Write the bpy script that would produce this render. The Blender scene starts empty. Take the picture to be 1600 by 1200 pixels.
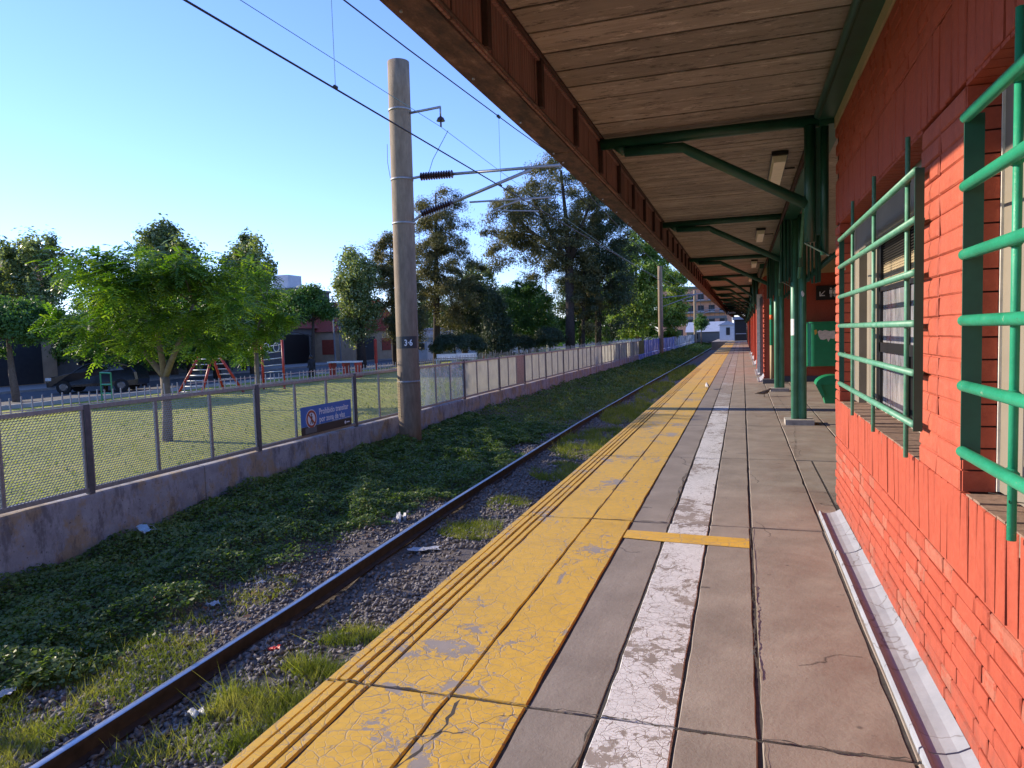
import bpy, math, random
import numpy as np
from mathutils import Vector, Matrix, Euler

random.seed(7)
rng = np.random.default_rng(11)
S = bpy.context.scene
COL = S.collection

# ------------------------------------------------------------------ camera, sky, sun, exposure
cam_d = bpy.data.cameras.new('camera')
cam = bpy.data.objects.new('camera', cam_d)
COL.objects.link(cam)
S.camera = cam
F, VPX, VPY, ROLL, H = 1100., 1160., 514., .031, 1.6
t_ = np.array([VPX - 800, 600 - VPY, F]); t_ /= np.linalg.norm(t_)
u_ = np.cross(t_, np.array([1, ROLL, 0.])); u_ /= np.linalg.norm(u_)
if u_[1] < 0: u_ = -u_
x_ = np.cross(u_, t_); x_ /= np.linalg.norm(x_)
if x_[0] < 0: x_ = -x_
M_ = np.stack([x_, t_, u_])
mw = Matrix.Identity(4)
for i in range(3):
    mw[i][0] = M_[i][0]; mw[i][1] = M_[i][1]; mw[i][2] = -M_[i][2]
mw[0][3], mw[1][3], mw[2][3] = 0, 0, H
cam.matrix_world = mw
cam_d.sensor_width = 36
cam_d.lens = F / 1600 * 36
cam_d.clip_start = .05
cam_d.clip_end = 3000

SUN_EL = math.radians(20.5)
sun_to = Vector((-math.cos(SUN_EL), .035, math.sin(SUN_EL))).normalized()
world = bpy.data.worlds.new('World'); S.world = world
world.use_nodes = True
wn = world.node_tree.nodes; wl = world.node_tree.links
bg = wn['Background']
sky = wn.new('ShaderNodeTexSky')
sky.sky_type = 'NISHITA'; sky.sun_disc = False
sky.sun_elevation = SUN_EL
sky.sun_rotation = math.radians(-88)
sky.air_density = 1.0; sky.dust_density = .0; sky.ozone_density = 4.2
tint = wn.new('ShaderNodeMix'); tint.data_type = 'RGBA'; tint.blend_type = 'MULTIPLY'; tint.inputs[0].default_value = 1
tint.inputs[7].default_value = (.82, .80, 1.10, 1)
wl.new(sky.outputs[0], tint.inputs[6]); wl.new(tint.outputs[2], bg.inputs[0])
bg.inputs[1].default_value = .138
sd = bpy.data.lights.new('sun', 'SUN')
sd.energy = 3.5; sd.angle = math.radians(.53); sd.color = (1, .86, .67)
sun = bpy.data.objects.new('sun', sd); COL.objects.link(sun)
sun.rotation_euler = sun_to.to_track_quat('Z', 'Y').to_euler()
S.view_settings.view_transform = 'Standard'
S.view_settings.look = 'None'
S.view_settings.exposure = 1.26
S.view_settings.gamma = 1
S.view_settings.use_curve_mapping = False

# ------------------------------------------------------------------ materials
class NT:
    def __init__(s, name):
        s.m = bpy.data.materials.new(name); s.m.use_nodes = True
        s.n = s.m.node_tree.nodes; s.l = s.m.node_tree.links
        s.b = s.n['Principled BSDF']; s.out = s.n['Material Output']
        s.pos = s.n.new('ShaderNodeNewGeometry').outputs['Position']
    def link(s, a, b): s.l.new(a, b)
    def val(s, sock, v):
        if hasattr(v, 'is_linked') or isinstance(v, bpy.types.NodeSocket): s.l.new(v, sock)
        else: sock.default_value = v
    def mapping(s, scale=(1, 1, 1), loc=(0, 0, 0)):
        m = s.n.new('ShaderNodeMapping'); s.l.new(s.pos, m.inputs[0])
        m.inputs['Scale'].default_value = scale; m.inputs['Location'].default_value = loc
        return m.outputs[0]
    def noise(s, scale, detail=6, rough=.6, vec=None, dist=0.):
        t = s.n.new('ShaderNodeTexNoise'); s.l.new(vec or s.pos, t.inputs['Vector'])
        t.inputs['Scale'].default_value = scale; t.inputs['Detail'].default_value = detail
        t.inputs['Roughness'].default_value = rough; t.inputs['Distortion'].default_value = dist
        return t.outputs['Fac']
    def vor(s, scale, feature='DISTANCE_TO_EDGE', vec=None, rnd=1.):
        t = s.n.new('ShaderNodeTexVoronoi'); t.feature = feature
        s.l.new(vec or s.pos, t.inputs['Vector']); t.inputs['Scale'].default_value = scale
        t.inputs['Randomness'].default_value = rnd
        return t.outputs['Distance']
    def ramp(s, fac, stops):
        r = s.n.new('ShaderNodeValToRGB'); s.l.new(fac, r.inputs[0])
        e = r.color_ramp.elements
        while len(e) < len(stops): e.new(.5)
        for el, (p, c) in zip(e, stops):
            el.position = p
            el.color = (c, c, c, 1) if isinstance(c, (int, float)) else (*c, 1)
        return r.outputs[0]
    def mix(s, fac, a, b, mode='MIX'):
        m = s.n.new('ShaderNodeMix'); m.data_type = 'RGBA'; m.blend_type = mode
        s.val(m.inputs[0], fac)
        for sock, v in ((m.inputs[6], a), (m.inputs[7], b)):
            if isinstance(v, tuple): sock.default_value = (*v, 1)
            else: s.l.new(v, sock)
        return m.outputs[2]
    def math(s, op, a, b=0., clamp=False):
        m = s.n.new('ShaderNodeMath'); m.operation = op; m.use_clamp = clamp
        s.val(m.inputs[0], a); s.val(m.inputs[1], b)
        return m.outputs[0]
    def sep(s, vec=None):
        x = s.n.new('ShaderNodeSeparateXYZ'); s.l.new(vec or s.pos, x.inputs[0]); return x.outputs
    def warp(s, amount, scale):
        t = s.n.new('ShaderNodeTexNoise'); s.l.new(s.pos, t.inputs['Vector']); t.inputs['Scale'].default_value = scale
        t.inputs['Detail'].default_value = 4
        v = s.n.new('ShaderNodeVectorMath'); v.operation = 'MULTIPLY_ADD'
        s.l.new(t.outputs['Color'], v.inputs[0]); v.inputs[1].default_value = (amount,) * 3
        s.l.new(s.pos, v.inputs[2]); return v.outputs[0]
    def bump(s, h, strength=.3, dist=.01):
        b = s.n.new('ShaderNodeBump'); s.l.new(h, b.inputs['Height'])
        b.inputs['Strength'].default_value = strength; b.inputs['Distance'].default_value = dist
        s.l.new(b.outputs[0], s.b.inputs['Normal'])
    def fin(s, color=None, rough=.7, metal=0., spec=.5):
        if color is not None:
            if isinstance(color, tuple): s.b.inputs['Base Color'].default_value = (*color, 1)
            else: s.l.new(color, s.b.inputs['Base Color'])
        s.val(s.b.inputs['Roughness'], rough); s.b.inputs['Metallic'].default_value = metal
        s.b.inputs['Specular IOR Level'].default_value = spec
        return s.m

def rnd_info(n):
    return n.n.new('ShaderNodeObjectInfo').outputs['Random']

def plain(name, c, rough=.7, metal=0., var=.25, scale=8., bump=0., spec=.4):
    n = NT(name)
    f = n.noise(scale, 8, .65)
    lo = tuple(x * (1 - var) for x in c); hi = tuple(min(1, x * (1 + var)) for x in c)
    col = n.ramp(f, [(.3, lo), (.7, hi)])
    if bump: n.bump(f, bump, .01)
    return n.fin(col, rough, metal, spec)

def foliage(name, dark, mid, light, trans=.45, tcol=None, rough=.5, scale=1.1, spec=.35):
    n = NT(name)
    f = n.noise(scale, 3, .6)
    g = n.noise(scale * 14, 2, .5)
    f2 = n.math('MULTIPLY_ADD', g, .45); n.l.new(f, f2.node.inputs[2])
    col = n.ramp(f2, [(.50, dark), (.72, mid), (.92, light)])
    n.fin(col, rough, 0, spec)
    tr = n.n.new('ShaderNodeBsdfTranslucent')
    tm = n.mix(1., col, tcol or (1.6, 1.5, .5), 'MULTIPLY')
    n.l.new(tm, tr.inputs[0])
    ms = n.n.new('ShaderNodeMixShader'); ms.inputs[0].default_value = trans
    n.l.new(n.b.outputs[0], ms.inputs[1]); n.l.new(tr.outputs[0], ms.inputs[2])
    n.l.new(ms.outputs[0], n.out.inputs[0])
    return n.m

MT = {}
def brick_mat(name, base, worn=0.):
    n = NT(name)
    f = n.noise(30, 6, .7); big = n.noise(1.3, 3, .5)
    c = n.ramp(f, [(.25, tuple(x * .80 for x in base)), (.55, base), (.8, (base[0] * 1.06, base[1] * 1.35, base[2] * 1.5))])
    c = n.mix(n.math('MULTIPLY', n.math('SUBTRACT', big, .45), .8, True), c, (base[0] * .72, base[1] * .66, base[2] * .7))
    if worn:
        w = n.math('GREATER_THAN', n.noise(22, 8, .75), .58 - worn * .14)
        tan = n.ramp(n.noise(60, 3), [(.3, (.33, .12, .075)), (.7, (.38, .165, .11))])
        c = n.mix(n.math('MULTIPLY', w, .62), c, tan)
    drip = n.ramp(n.noise(1., 8, .75, vec=n.mapping((1, 9, .9))), [(.50, 0), (.66, 1)])
    c = n.mix(n.math('MULTIPLY', drip, .32), c, (base[0] * .42, base[1] * .40, base[2] * .5))
    z = n.math('SUBTRACT', 1., n.math('MULTIPLY', n.sep()[2], 3.6), True)
    c = n.mix(n.math('MULTIPLY', n.math('MULTIPLY', z, n.ramp(n.noise(9, 8, .75), [(.38, 0), (.62, 1)])), .75), c, (.13, .075, .055))
    n.bump(n.noise(45, 8, .7), .6, .006)
    return n.fin(c, .66, 0, .3)
RED = (.39, .074, .038)
MT['brick'] = brick_mat('painted_brick', RED)
MT['brick_worn'] = brick_mat('worn_painted_brick', RED, 1.)
MT['mortar'] = brick_mat('painted_mortar', (.055, .014, .010))
MT['pillar_brick'] = brick_mat('pillar_painted_brick', (.43, .095, .052))

n = NT('sill_brick'); f = n.noise(25, 7, .7)
n.bump(f, .5, .01); MT['sill'] = n.fin(n.ramp(f, [(.3, (.16, .10, .07)), (.7, (.32, .20, .14))]), .85)

def paving_mat(name, lo, hi, stain=True):
    n = NT(name)
    f = n.noise(2.2, 8, .62); fine = n.noise(60, 6, .7)
    c = n.ramp(f, [(.3, lo), (.7, hi)])
    c = n.mix(n.math('MULTIPLY', fine, .35), c, (.12, .105, .09))
    if stain:
        s = n.sep(); side = n.math('MULTIPLY', n.math('SUBTRACT', s[0], -.1), 1.6, True)
        m = n.math('MULTIPLY', n.ramp(n.noise(1.6, 8, .7, dist=.6), [(.42, 0), (.72, 1)]), side)
        c = n.mix(n.math('MULTIPLY', m, .6), c, (.18, .10, .07))
        ring = n.ramp(n.vor(5.5, 'F1'), [(.035, 0), (.05, 1), (.07, 1), (.09, 0)])
        c = n.mix(n.math('MULTIPLY', ring, n.math('MULTIPLY', n.math('GREATER_THAN', n.noise(1.9, 2), .52), .4)), c, (.07, .05, .045))
    spots = n.ramp(n.vor(3.1, 'F1'), [(.02, 1), (.05, 0)])
    c = n.mix(n.math('MULTIPLY', spots, .6), c, (.05, .042, .038))
    cr = n.ramp(n.vor(.9, vec=n.warp(.35, 2.5)), [(0, 1), (.006, 0)])
    msk = n.math('GREATER_THAN', n.noise(.8, 2), .55)
    c = n.mix(n.math('MULTIPLY', n.math('MULTIPLY', cr, msk), .8), c, (.03, .025, .02))
    n.bump(n.math('ADD', fine, n.math('MULTIPLY', n.noise(9, 5), 2.)), .55, .004)
    return n.fin(c, .72, 0, .45)
MT['slab'] = paving_mat('platform_concrete', (.235, .192, .148), (.38, .318, .25))
MT['slab_dark'] = paving_mat('platform_concrete_grey', (.22, .182, .145), (.33, .28, .228), False)
MT['joint'] = plain('joint_dirt', (.06, .052, .044), .95, 0, .4, 30)

def paint_mat(name, paint, keep, px=1., edge=.0, crackscale=9., fine=.25):
    """worn floor paint over concrete"""
    n = NT(name)
    f = n.noise(2.2, 8, .62)
    conc = n.ramp(f, [(.3, (.22, .185, .15)), (.7, (.33, .28, .235))])
    wv = n.warp(.11, 5.)
    v = n.vor(crackscale, vec=wv)
    crack = n.ramp(v, [(0, 0), (.028, 1)])
    v2 = n.ramp(n.vor(crackscale * 2.7, vec=n.warp(.05, 13.)), [(0, 0), (.03, 1)])
    a = n.noise(4.5, 10, .75, dist=.5)
    a2 = n.noise(15, 8, .7, dist=.8)
    b = n.noise(1.1, 3, .5)
    pat = n.math('ADD', n.math('MULTIPLY', a, .42), n.math('ADD', n.math('MULTIPLY', a2, fine), n.math('MULTIPLY', b, .58 - fine)))
    ln = n.noise(1., 8, .72, vec=n.mapping((24, 3.2, 1)), dist=.3)
    lnm = n.noise(2.3, 3, .5, vec=n.mapping((1, 1, 1), (4, 7, 0)))
    worn = n.ramp(n.math('ADD', n.math('MULTIPLY', ln, .72), n.math('MULTIPLY', lnm, .28)), [(.605, 1), (.62, 0)])
    solid = n.math('MULTIPLY', n.ramp(pat, [(keep, 1), (keep + .012, 0)]), worn)
    crackmask = n.ramp(pat, [(keep - .075, 0), (keep - .015, 1)])
    crk = n.math('SUBTRACT', 1., n.math('MULTIPLY', n.math('SUBTRACT', 1., n.math('MULTIPLY', crack, v2)), n.math('MULTIPLY_ADD', crackmask, .75)), True)
    m = n.math('MULTIPLY', solid, crk)
    pc = n.ramp(n.noise(14, 8, .7), [(.25, tuple(x * .80 for x in paint)), (.7, paint)])
    pc = n.mix(n.math('MULTIPLY', n.ramp(n.noise(1.7, 6, .7), [(.5, 0), (.75, 1)]), .45), pc, tuple(x * .55 for x in paint))
    c = n.mix(m, conc, pc)
    n.bump(n.math('ADD', n.math('MULTIPLY', m, .6), n.math('MULTIPLY', n.noise(60, 6, .7), .35)), .6, .004)
    return n.fin(c, .6, 0, .4)
MT['yellow'] = paint_mat('worn_yellow_paint', (.68, .41, .045), .560, crackscale=8., fine=.22)
MT['white_line'] = paint_mat('worn_white_paint', (.72, .70, .67), .525, crackscale=13., fine=.30)
MT['white_faded'] = paint_mat('faded_white_paint', (.50, .475, .44), .47, crackscale=15., fine=.34)
MT['yellow_bar'] = paint_mat('yellow_bar_paint', (.72, .43, .06), .60, crackscale=4.)
MT['edge_face'] = plain('platform_edge_concrete', (.24, .21, .18), .9, 0, .4, 5, .5)

n = NT('retaining_concrete')
f = n.noise(3.5, 10, .7); c = n.ramp(f, [(.3, (.23, .225, .245)), (.7, (.40, .395, .42))])
st = n.noise(1.6, 7, .75, vec=n.mapping((1, 1.2, .9)))
c = n.mix(n.math('MULTIPLY', n.ramp(st, [(.48, 0), (.58, 1)]), .75), c, (.36, .25, .12))
pit = n.ramp(n.vor(13, 'F1', vec=n.warp(.1, 6)), [(.09, 1), (.16, 0)])
pit = n.math('MULTIPLY', pit, n.math('GREATER_THAN', n.noise(4., 3), .47))
c = n.mix(n.math('MULTIPLY', pit, .7), c, (.07, .055, .05))
strk = n.ramp(n.noise(1.4, 9, .78, vec=n.mapping((1, 2.8, 1.1), (3, 1, 0))), [(.50, 0), (.60, 1)])
c = n.mix(n.math('MULTIPLY', strk, .65), c, (.10, .09, .095))
n.bump(n.math('ADD', f, n.noise(40, 6)), .5, .015)
MT['retaining'] = n.fin(c, .88)
def mural(name, a, b, thr=.5):
    n = NT(name); f = n.noise(1.1, 4, .6, vec=n.mapping((1, 1.4, .8)))
    c = n.ramp(f, [(thr - .02, a), (thr + .02, b)])
    c = n.mix(.35, c, n.ramp(n.noise(6, 8, .7), [(.3, (.1, .1, .12)), (.7, (.8, .8, .85))]), 'MULTIPLY')
    return n.fin(c, .75)
MT['mural'] = mural('painted_mural_blue', (.10, .20, .62), (.62, .68, .8), .53)
MT['mural2'] = mural('painted_mural_grey', (.10, .12, .16), (.50, .55, .62), .50)

MT['galv'] = plain('galvanised_steel', (.30, .30, .31), .5, .55, .2, 20)
MT['galv_light'] = plain('bright_galvanised_steel', (.5, .5, .5), .42, .6, .15, 20)
MT['mesh'] = plain('expanded_metal', (.27, .27, .27), .6, .2, .15, 6)
MT['dark_post'] = plain('dark_grey_paint', (.10, .10, .11), .55, .2, .25, 9)
n = NT('milky_plastic_sheet')
pc = n.ramp(n.noise(2.5, 5, .6), [(.3, (.36, .35, .325)), (.7, (.50, .485, .45))])
n.fin(pc, .45)
tr = n.n.new('ShaderNodeBsdfTranslucent'); n.l.new(pc, tr.inputs[0])
ms = n.n.new('ShaderNodeMixShader'); ms.inputs[0].default_value = .62
n.l.new(n.b.outputs[0], ms.inputs[1]); n.l.new(tr.outputs[0], ms.inputs[2])
tp = n.n.new('ShaderNodeBsdfTransparent'); tp.inputs[0].default_value = (1, 1, 1, 1)
m2 = n.n.new('ShaderNodeMixShader'); m2.inputs[0].default_value = .25
n.l.new(ms.outputs[0], m2.inputs[1]); n.l.new(tp.outputs[0], m2.inputs[2]); n.l.new(m2.outputs[0], n.out.inputs[0])
MT['plastic'] = n.m
n = NT('clear_plastic_sheet'); n.fin((.75, .8, .85), .15)
tp = n.n.new('ShaderNodeBsdfTransparent'); tp.inputs[0].default_value = (.86, .9, .92, 1)
m2 = n.n.new('ShaderNodeMixShader'); n.l.new(n.ramp(n.noise(3, 4), [(.4, .6), (.65, .92)]), m2.inputs[0])
n.l.new(n.b.outputs[0], m2.inputs[1]); n.l.new(tp.outputs[0], m2.inputs[2]); n.l.new(m2.outputs[0], n.out.inputs[0])
MT['clear'] = n.m

n = NT('catenary_pole_concrete')
f = n.noise(5, 9, .7, vec=n.mapping((2, 2, .5)))
c = n.ramp(f, [(.3, (.15, .11, .075)), (.7, (.28, .215, .15))])
n.bump(n.noise(40, 6), .4, .01); MT['pole'] = n.fin(c, .85)
MT['porcelain'] = plain('brown_porcelain', (.045, .018, .016), .25, 0, .2, 5, 0, .6)
MT['wire'] = plain('copper_wire', (.03, .028, .03), .5, .5, .2, 5)
MT['thin_wire'] = plain('green_wire', (.16, .28, .27), .5, .4, .2, 5)
n = NT('rail_steel'); n.bump(n.noise(50, 5), .3, .004)
MT['rail'] = n.fin(n.ramp(n.noise(9, 7), [(.3, (.030, .019, .015)), (.7, (.075, .045, .034))]), .8, .2)
MT['rail_top'] = plain('polished_rail_head', (.46, .47, .50), .34, .85, .15, 14)

def ground_mat():
    n = NT('track_bed')
    a = n.noise(2.5, 10, .7); b = n.noise(30, 6, .7)
    c = n.ramp(b, [(.3, (.10, .082, .070)), (.7, (.24, .205, .18))])
    c = n.mix(n.ramp(a, [(.42, 0), (.62, 1)]), c, (.11, .078, .052))
    n.bump(b, .9, .03)
    return n.fin(c, .95)
MT['trackbed'] = ground_mat()
n = NT('ballast_stone')
o = n.noise(9, 4, .6); c = n.ramp(o, [(.3, (.10, .088, .082)), (.5, (.19, .168, .157)), (.72, (.34, .305, .28))])
MT['ballast'] = n.fin(c, .85)
n = NT('park_grass')
a = n.noise(.35, 8, .65); b = n.noise(25, 6, .7)
c = n.ramp(a, [(.3, (.26, .31, .03)), (.55, (.42, .43, .06)), (.75, (.48, .39, .13))])
c = n.mix(n.math('MULTIPLY', b, .5), c, (.10, .13, .02))
n.bump(b, .8, .05); MT['park'] = n.fin(c, .95)
MT['asphalt'] = plain('street_asphalt', (.11, .11, .115), .85, 0, .2, 3, .2)
MT['sidewalk'] = plain('street_sidewalk', (.30, .28, .26), .85, 0, .2, 3, .2)
MT['kerb'] = plain('kerb_concrete', (.35, .34, .32), .85, 0, .2, 3)

def wood(name, lo, hi, axis, chip=None, rough=.8, ribs=0):
    n = NT(name)
    sc = [9, 9, 9]; sc[axis] = .6
    v = n.mapping(tuple(sc))
    g = n.noise(2.2, 8, .7, vec=v, dist=.5)
    big = n.noise(1.3, 5, .6)
    c = n.ramp(g, [(.3, lo), (.68, hi)])
    c = n.mix(n.math('MULTIPLY', n.ramp(big, [(.4, 0), (.7, 1)]), .45), c, tuple(x * .5 for x in lo))
    if chip:
        sc2 = [4, 4, 4]; sc2[axis] = 1.2
        k = n.noise(3., 9, .78, vec=n.mapping(tuple(sc2)))
        c = n.mix(n.math('MULTIPLY', n.ramp(k, [(.56, 0), (.60, 1)]), .8), c, chip)
        k2 = n.noise(3., 9, .8, vec=n.mapping(tuple(sc2), (5, 3, 2)))
        c = n.mix(n.math('MULTIPLY', n.ramp(k2, [(.545, 0), (.60, 1)]), .78), c, tuple(x * .25 for x in lo))
    r = n.math('MULTIPLY_ADD', rnd_info(n), .35); r.node.inputs[2].default_value = .82
    cc = n.n.new('ShaderNodeCombineColor')
    for i in range(3): n.l.new(r, cc.inputs[i])
    c = n.mix(1., c, cc.outputs[0], 'MULTIPLY')
    if ribs:
        w = n.math('SINE', n.math('MULTIPLY', n.sep()[1], 2 * math.pi / ribs))
        c = n.mix(n.math('MULTIPLY', n.math('GREATER_THAN', w, .82), .45), c, tuple(x * .35 for x in lo))
        g = n.math('SUBTRACT', g, n.math('MULTIPLY', w, .5))
    n.bump(g, .6, .008)
    return n.fin(c, rough)
MT['soffit'] = wood('weathered_soffit_paint', (.25, .205, .170), (.40, .345, .295), 0, (.50, .43, .37))
MT['fascia'] = wood('fascia_board', (.19, .105, .085), (.30, .17, .135), 2, ribs=.047)
MT['fascia_dark'] = plain('dark_timber', (.05, .025, .02), .8, 0, .35, 12)
n = NT('rusty_bearer')
a = n.noise(4.5, 9, .75, vec=n.mapping((2, .8, 2)))
c = n.ramp(a, [(.38, (.045, .034, .032)), (.50, (.10, .062, .050)), (.58, (.15, .088, .068)), (.68, (.24, .17, .135))])
n.bump(n.noise(40, 6), .5, .006); MT['bearer'] = n.fin(c, .8)
MT['green'] = plain('dark_green_paint', (.012, .075, .048), .38, 0, .25, 6, .1, .5)
MT['green_col'] = plain('column_green_paint', (.055, .20, .125), .42, 0, .3, 3, .1, .5)
n = NT('bright_green_enamel')
f = n.noise(16, 9, .75); c = n.ramp(n.noise(6, 6, .7), [(.3, (.010, .225, .115)), (.7, (.022, .33, .175))])
c = n.mix(n.ramp(f, [(.63, 0), (.66, 1)]), c, (.26, .36, .24))
c = n.mix(n.ramp(n.noise(11, 9, .8, vec=n.mapping((1, 1, 1), (7, 2, 5))), [(.66, 0), (.68, 1)]), c, (.10, .045, .022))
n.bump(n.noise(70, 6, .7), .45, .003); MT['grille_near'] = n.fin(c, n.ramp(f, [(.3, .32), (.7, .6)]), 0, .45)
n = NT('faded_green_enamel')
f = n.noise(14, 8, .75)
MT['grille_far'] = n.fin(n.ramp(f, [(.35, (.05, .22, .13)), (.62, (.13, .31, .21)), (.72, (.30, .42, .33))]), .5)
MT['bin'] = plain('green_plastic', (.008, .22, .085), .35, 0, .15, 5, 0, .5)
MT['cream'] = plain('cream_render', (.42, .33, .19), .85, 0, .12, 3, .2)
MT['cream_panel'] = plain('beige_panel_paint', (.20, .175, .135), .75, 0, .12, 2.5, .15)
MT['white_paint'] = plain('chipped_white_paint', (.66, .62, .54), .7, 0, .2, 15, .3)
n = NT('grey_trough_paint')
f = n.noise(3, 8, .7); c = n.ramp(f, [(.3, (.235, .25, .275)), (.7, (.33, .345, .375))])
c = n.mix(n.math('MULTIPLY', n.ramp(n.noise(7, 8, .75), [(.60, 0), (.68, 1)]), .6), c, (.26, .22, .19))
cr = n.ramp(n.vor(1.7, vec=n.warp(.25, 4)), [(0, 1), (.01, 0)])
c = n.mix(n.math('MULTIPLY', cr, .7), c, (.12, .10, .09))
n.bump(n.noise(20, 6), .4, .006); MT['trough'] = n.fin(c, .92, 0, .2)
MT['louvre'] = plain('dark_louvre', (.035, .032, .028), .5, 0, .2, 8)
MT['screen'] = plain('tan_perforated_blind', (.30, .24, .15), .8, 0, .2, 40)
n = NT('dusty_window_glass')
f = n.noise(5, 7, .7, vec=n.mapping((1, 2, .7)))
c = n.ramp(f, [(.3, (.10, .105, .12)), (.55, (.26, .26, .29)), (.75, (.50, .47, .48))])
MT['glass'] = n.fin(c, .12, 0, .6)
MT['black'] = plain('black_enamel', (.012, .012, .013), .4, 0, .2, 8)
MT['white'] = plain('white_enamel', (.72, .72, .70), .5, 0, .05, 8)
MT['lamp'] = plain('cream_lamp_cover', (.86, .78, .62), .4, 0, .1, 10)
MT['skirting'] = plain('dark_slate_skirting', (.06, .065, .085), .6, 0, .2, 8)
MT['sign_blue'] = plain('sign_blue', (.012, .14, .46), .4, 0, .12, 4)
MT['sign_black'] = plain('sign_black_band', (.03, .028, .03), .5, 0, .15, 4)
MT['sign_red'] = plain('sign_brown_red', (.36, .07, .035), .5, 0, .1, 4)
MT['print_white'] = plain('sign_white_print', (.70, .72, .76), .5, 0, .04, 4)
MT['plate'] = plain('pole_plate_black', (.04, .045, .05), .5, 0, .1, 4)
MT['base'] = plain('column_base_concrete', (.34, .31, .27), .85, 0, .25, 12, .4)
MT['redplay'] = plain('red_playground_paint', (.42, .035, .018), .4, 0, .15, 5)
MT['whiteplay'] = plain('white_playground_paint', (.6, .6, .58), .45, 0, .1, 5)
MT['orange'] = plain('orange_tape', (.7, .13, .03), .5)
MT['plaster_tan'] = plain('tan_plaster', (.44, .31, .20), .85, 0, .15, 2)
MT['plaster_blue'] = plain('pale_blue_plaster', (.36, .42, .50), .85, 0, .12, 2)
MT['plaster_white'] = plain('white_plaster', (.62, .63, .66), .8, 0, .1, 2)
MT['plaster_grey'] = plain('grey_plaster', (.15, .145, .14), .85, 0, .15, 2)
MT['roof_red'] = plain('red_roof_tile', (.30, .055, .03), .8, 0, .2, 5)
MT['dark_open'] = plain('dark_doorway_metal', (.03, .03, .032), .6, 0, .2, 5)
MT['teal'] = plain('teal_awning', (.07, .30, .28), .6, 0, .15, 5)
MT['far_brick'] = plain('far_pink_brick', (.60, .30, .21), .9, 0, .15, .4)
MT['roof_grey'] = plain('grey_metal_roof', (.42, .45, .52), .5, .2, .1, 2)
MT['carpaint'] = plain('black_car_paint', (.010, .011, .014), .15, 0, .1, 3, 0, .6)
MT['carpaint_blue'] = plain('blue_car_paint', (.10, .20, .42), .2, 0, .1, 3, 0, .6)
MT['car_glass'] = plain('dark_car_glass', (.02, .024, .03), .06, 0, .1, 3, 0, .7)
MT['tyre'] = plain('tyre_rubber', (.015, .015, .015), .8)
MT['rim'] = plain('alloy_rim', (.12, .12, .13), .3, .7)
MT['headlamp'] = plain('headlamp_glass', (.55, .62, .7), .1, 0, .1, 3, 0, .7)
MT['skin'] = plain('skin', (.35, .19, .13), .6)
MT['cloth'] = plain('dark_clothing', (.02, .02, .025), .9)
MT['bark'] = plain('tree_bark', (.13, .10, .075), .95, 0, .4, 9, .8)
MT['bark_pale'] = plain('pale_tree_bark', (.27, .235, .18), .95, 0, .3, 9, .6)
MT['bark_ash'] = plain('grey_brown_ash_bark', (.17, .14, .11), .95, 0, .3, 9, .6)
MT['bark_dark'] = plain('dark_tree_bark', (.045, .035, .03), .95, 0, .4, 6, .8)
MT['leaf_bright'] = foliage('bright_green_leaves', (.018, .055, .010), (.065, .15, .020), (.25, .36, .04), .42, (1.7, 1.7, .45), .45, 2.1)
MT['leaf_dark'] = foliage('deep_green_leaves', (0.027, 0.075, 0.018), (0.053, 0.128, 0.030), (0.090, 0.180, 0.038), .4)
MT['leaf_grey'] = foliage('grey_green_leaves', (.07, .11, .045), (.15, .21, .08), (.33, .37, .19), .45, (1.35, 1.35, .6), .32, 1.6, .6)
MT['leaf_olive'] = foliage('olive_needles', (.040, .055, .028), (.095, .11, .05), (.21, .19, .085), .38, (1.4, 1.2, .5))
MT['leaf_conifer'] = foliage('dark_needles', (0.018, 0.036, 0.018), (0.038, 0.063, 0.030), (0.075, 0.098, 0.045), .2)
MT['leaf_lime'] = foliage('light_green_leaves', (.07, .14, .035), (.14, .24, .055), (.28, .34, .09), .48)
MT['ivy'] = foliage('ground_cover_leaves', (.055, .10, .024), (.12, .175, .045), (.22, .265, .08), .35, (1.3, 1.6, .5), .5, 2.)
MT['blade'] = foliage('grass_blades', (.08, .12, .02), (.17, .21, .045), (.32, .31, .12), .5, (1.5, 1.5, .5), .6, 2.5)
MT['dry_leaf'] = plain('fallen_dry_leaf', (.20, .10, .055), .9, 0, .4, 6)
MT['litter_white'] = plain('litter_white_plastic', (.42, .43, .45), .5, 0, .15, 30, .3)
MT['litter_blue'] = plain('pale_blue_mask_cloth', (.30, .50, .62), .8, 0, .12, 30, .2)
MT['litter_red'] = plain('red_wrapper', (.5, .03, .025), .4)
MT['bird_grey'] = plain('brown_grey_feathers', (.17, .13, .10), .8, 0, .3, 40)
MT['bird_pale'] = plain('pale_feathers', (.42, .40, .38), .8, 0, .4, 30)

# ------------------------------------------------------------------ helpers
def tag(o, label=None, cat=None, group=None, kind=None):
    if label: o['label'] = label
    if cat: o['category'] = cat
    if group: o['group'] = group
    if kind: o['kind'] = kind
    return o
def empty(name, loc, label, cat, group=None, rz=0):
    o = bpy.data.objects.new(name, None); COL.objects.link(o)
    o.location = loc; o.rotation_euler = (0, 0, rz); o.empty_display_size = .2
    return tag(o, label, cat, group)
def link(name, me, parent=None, loc=None):
    o = bpy.data.objects.new(name, me); COL.objects.link(o)
    if parent is not None:
        o.parent = parent
        o.location = Vector(loc or (0, 0, 0))
    elif loc: o.location = loc
    return o
def wloc(p):
    """world offset of a parent chain of unrotated things, so children may carry world coordinates"""
    v = Vector((0, 0, 0))
    while p is not None: v += p.location; p = p.parent
    return v

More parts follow.
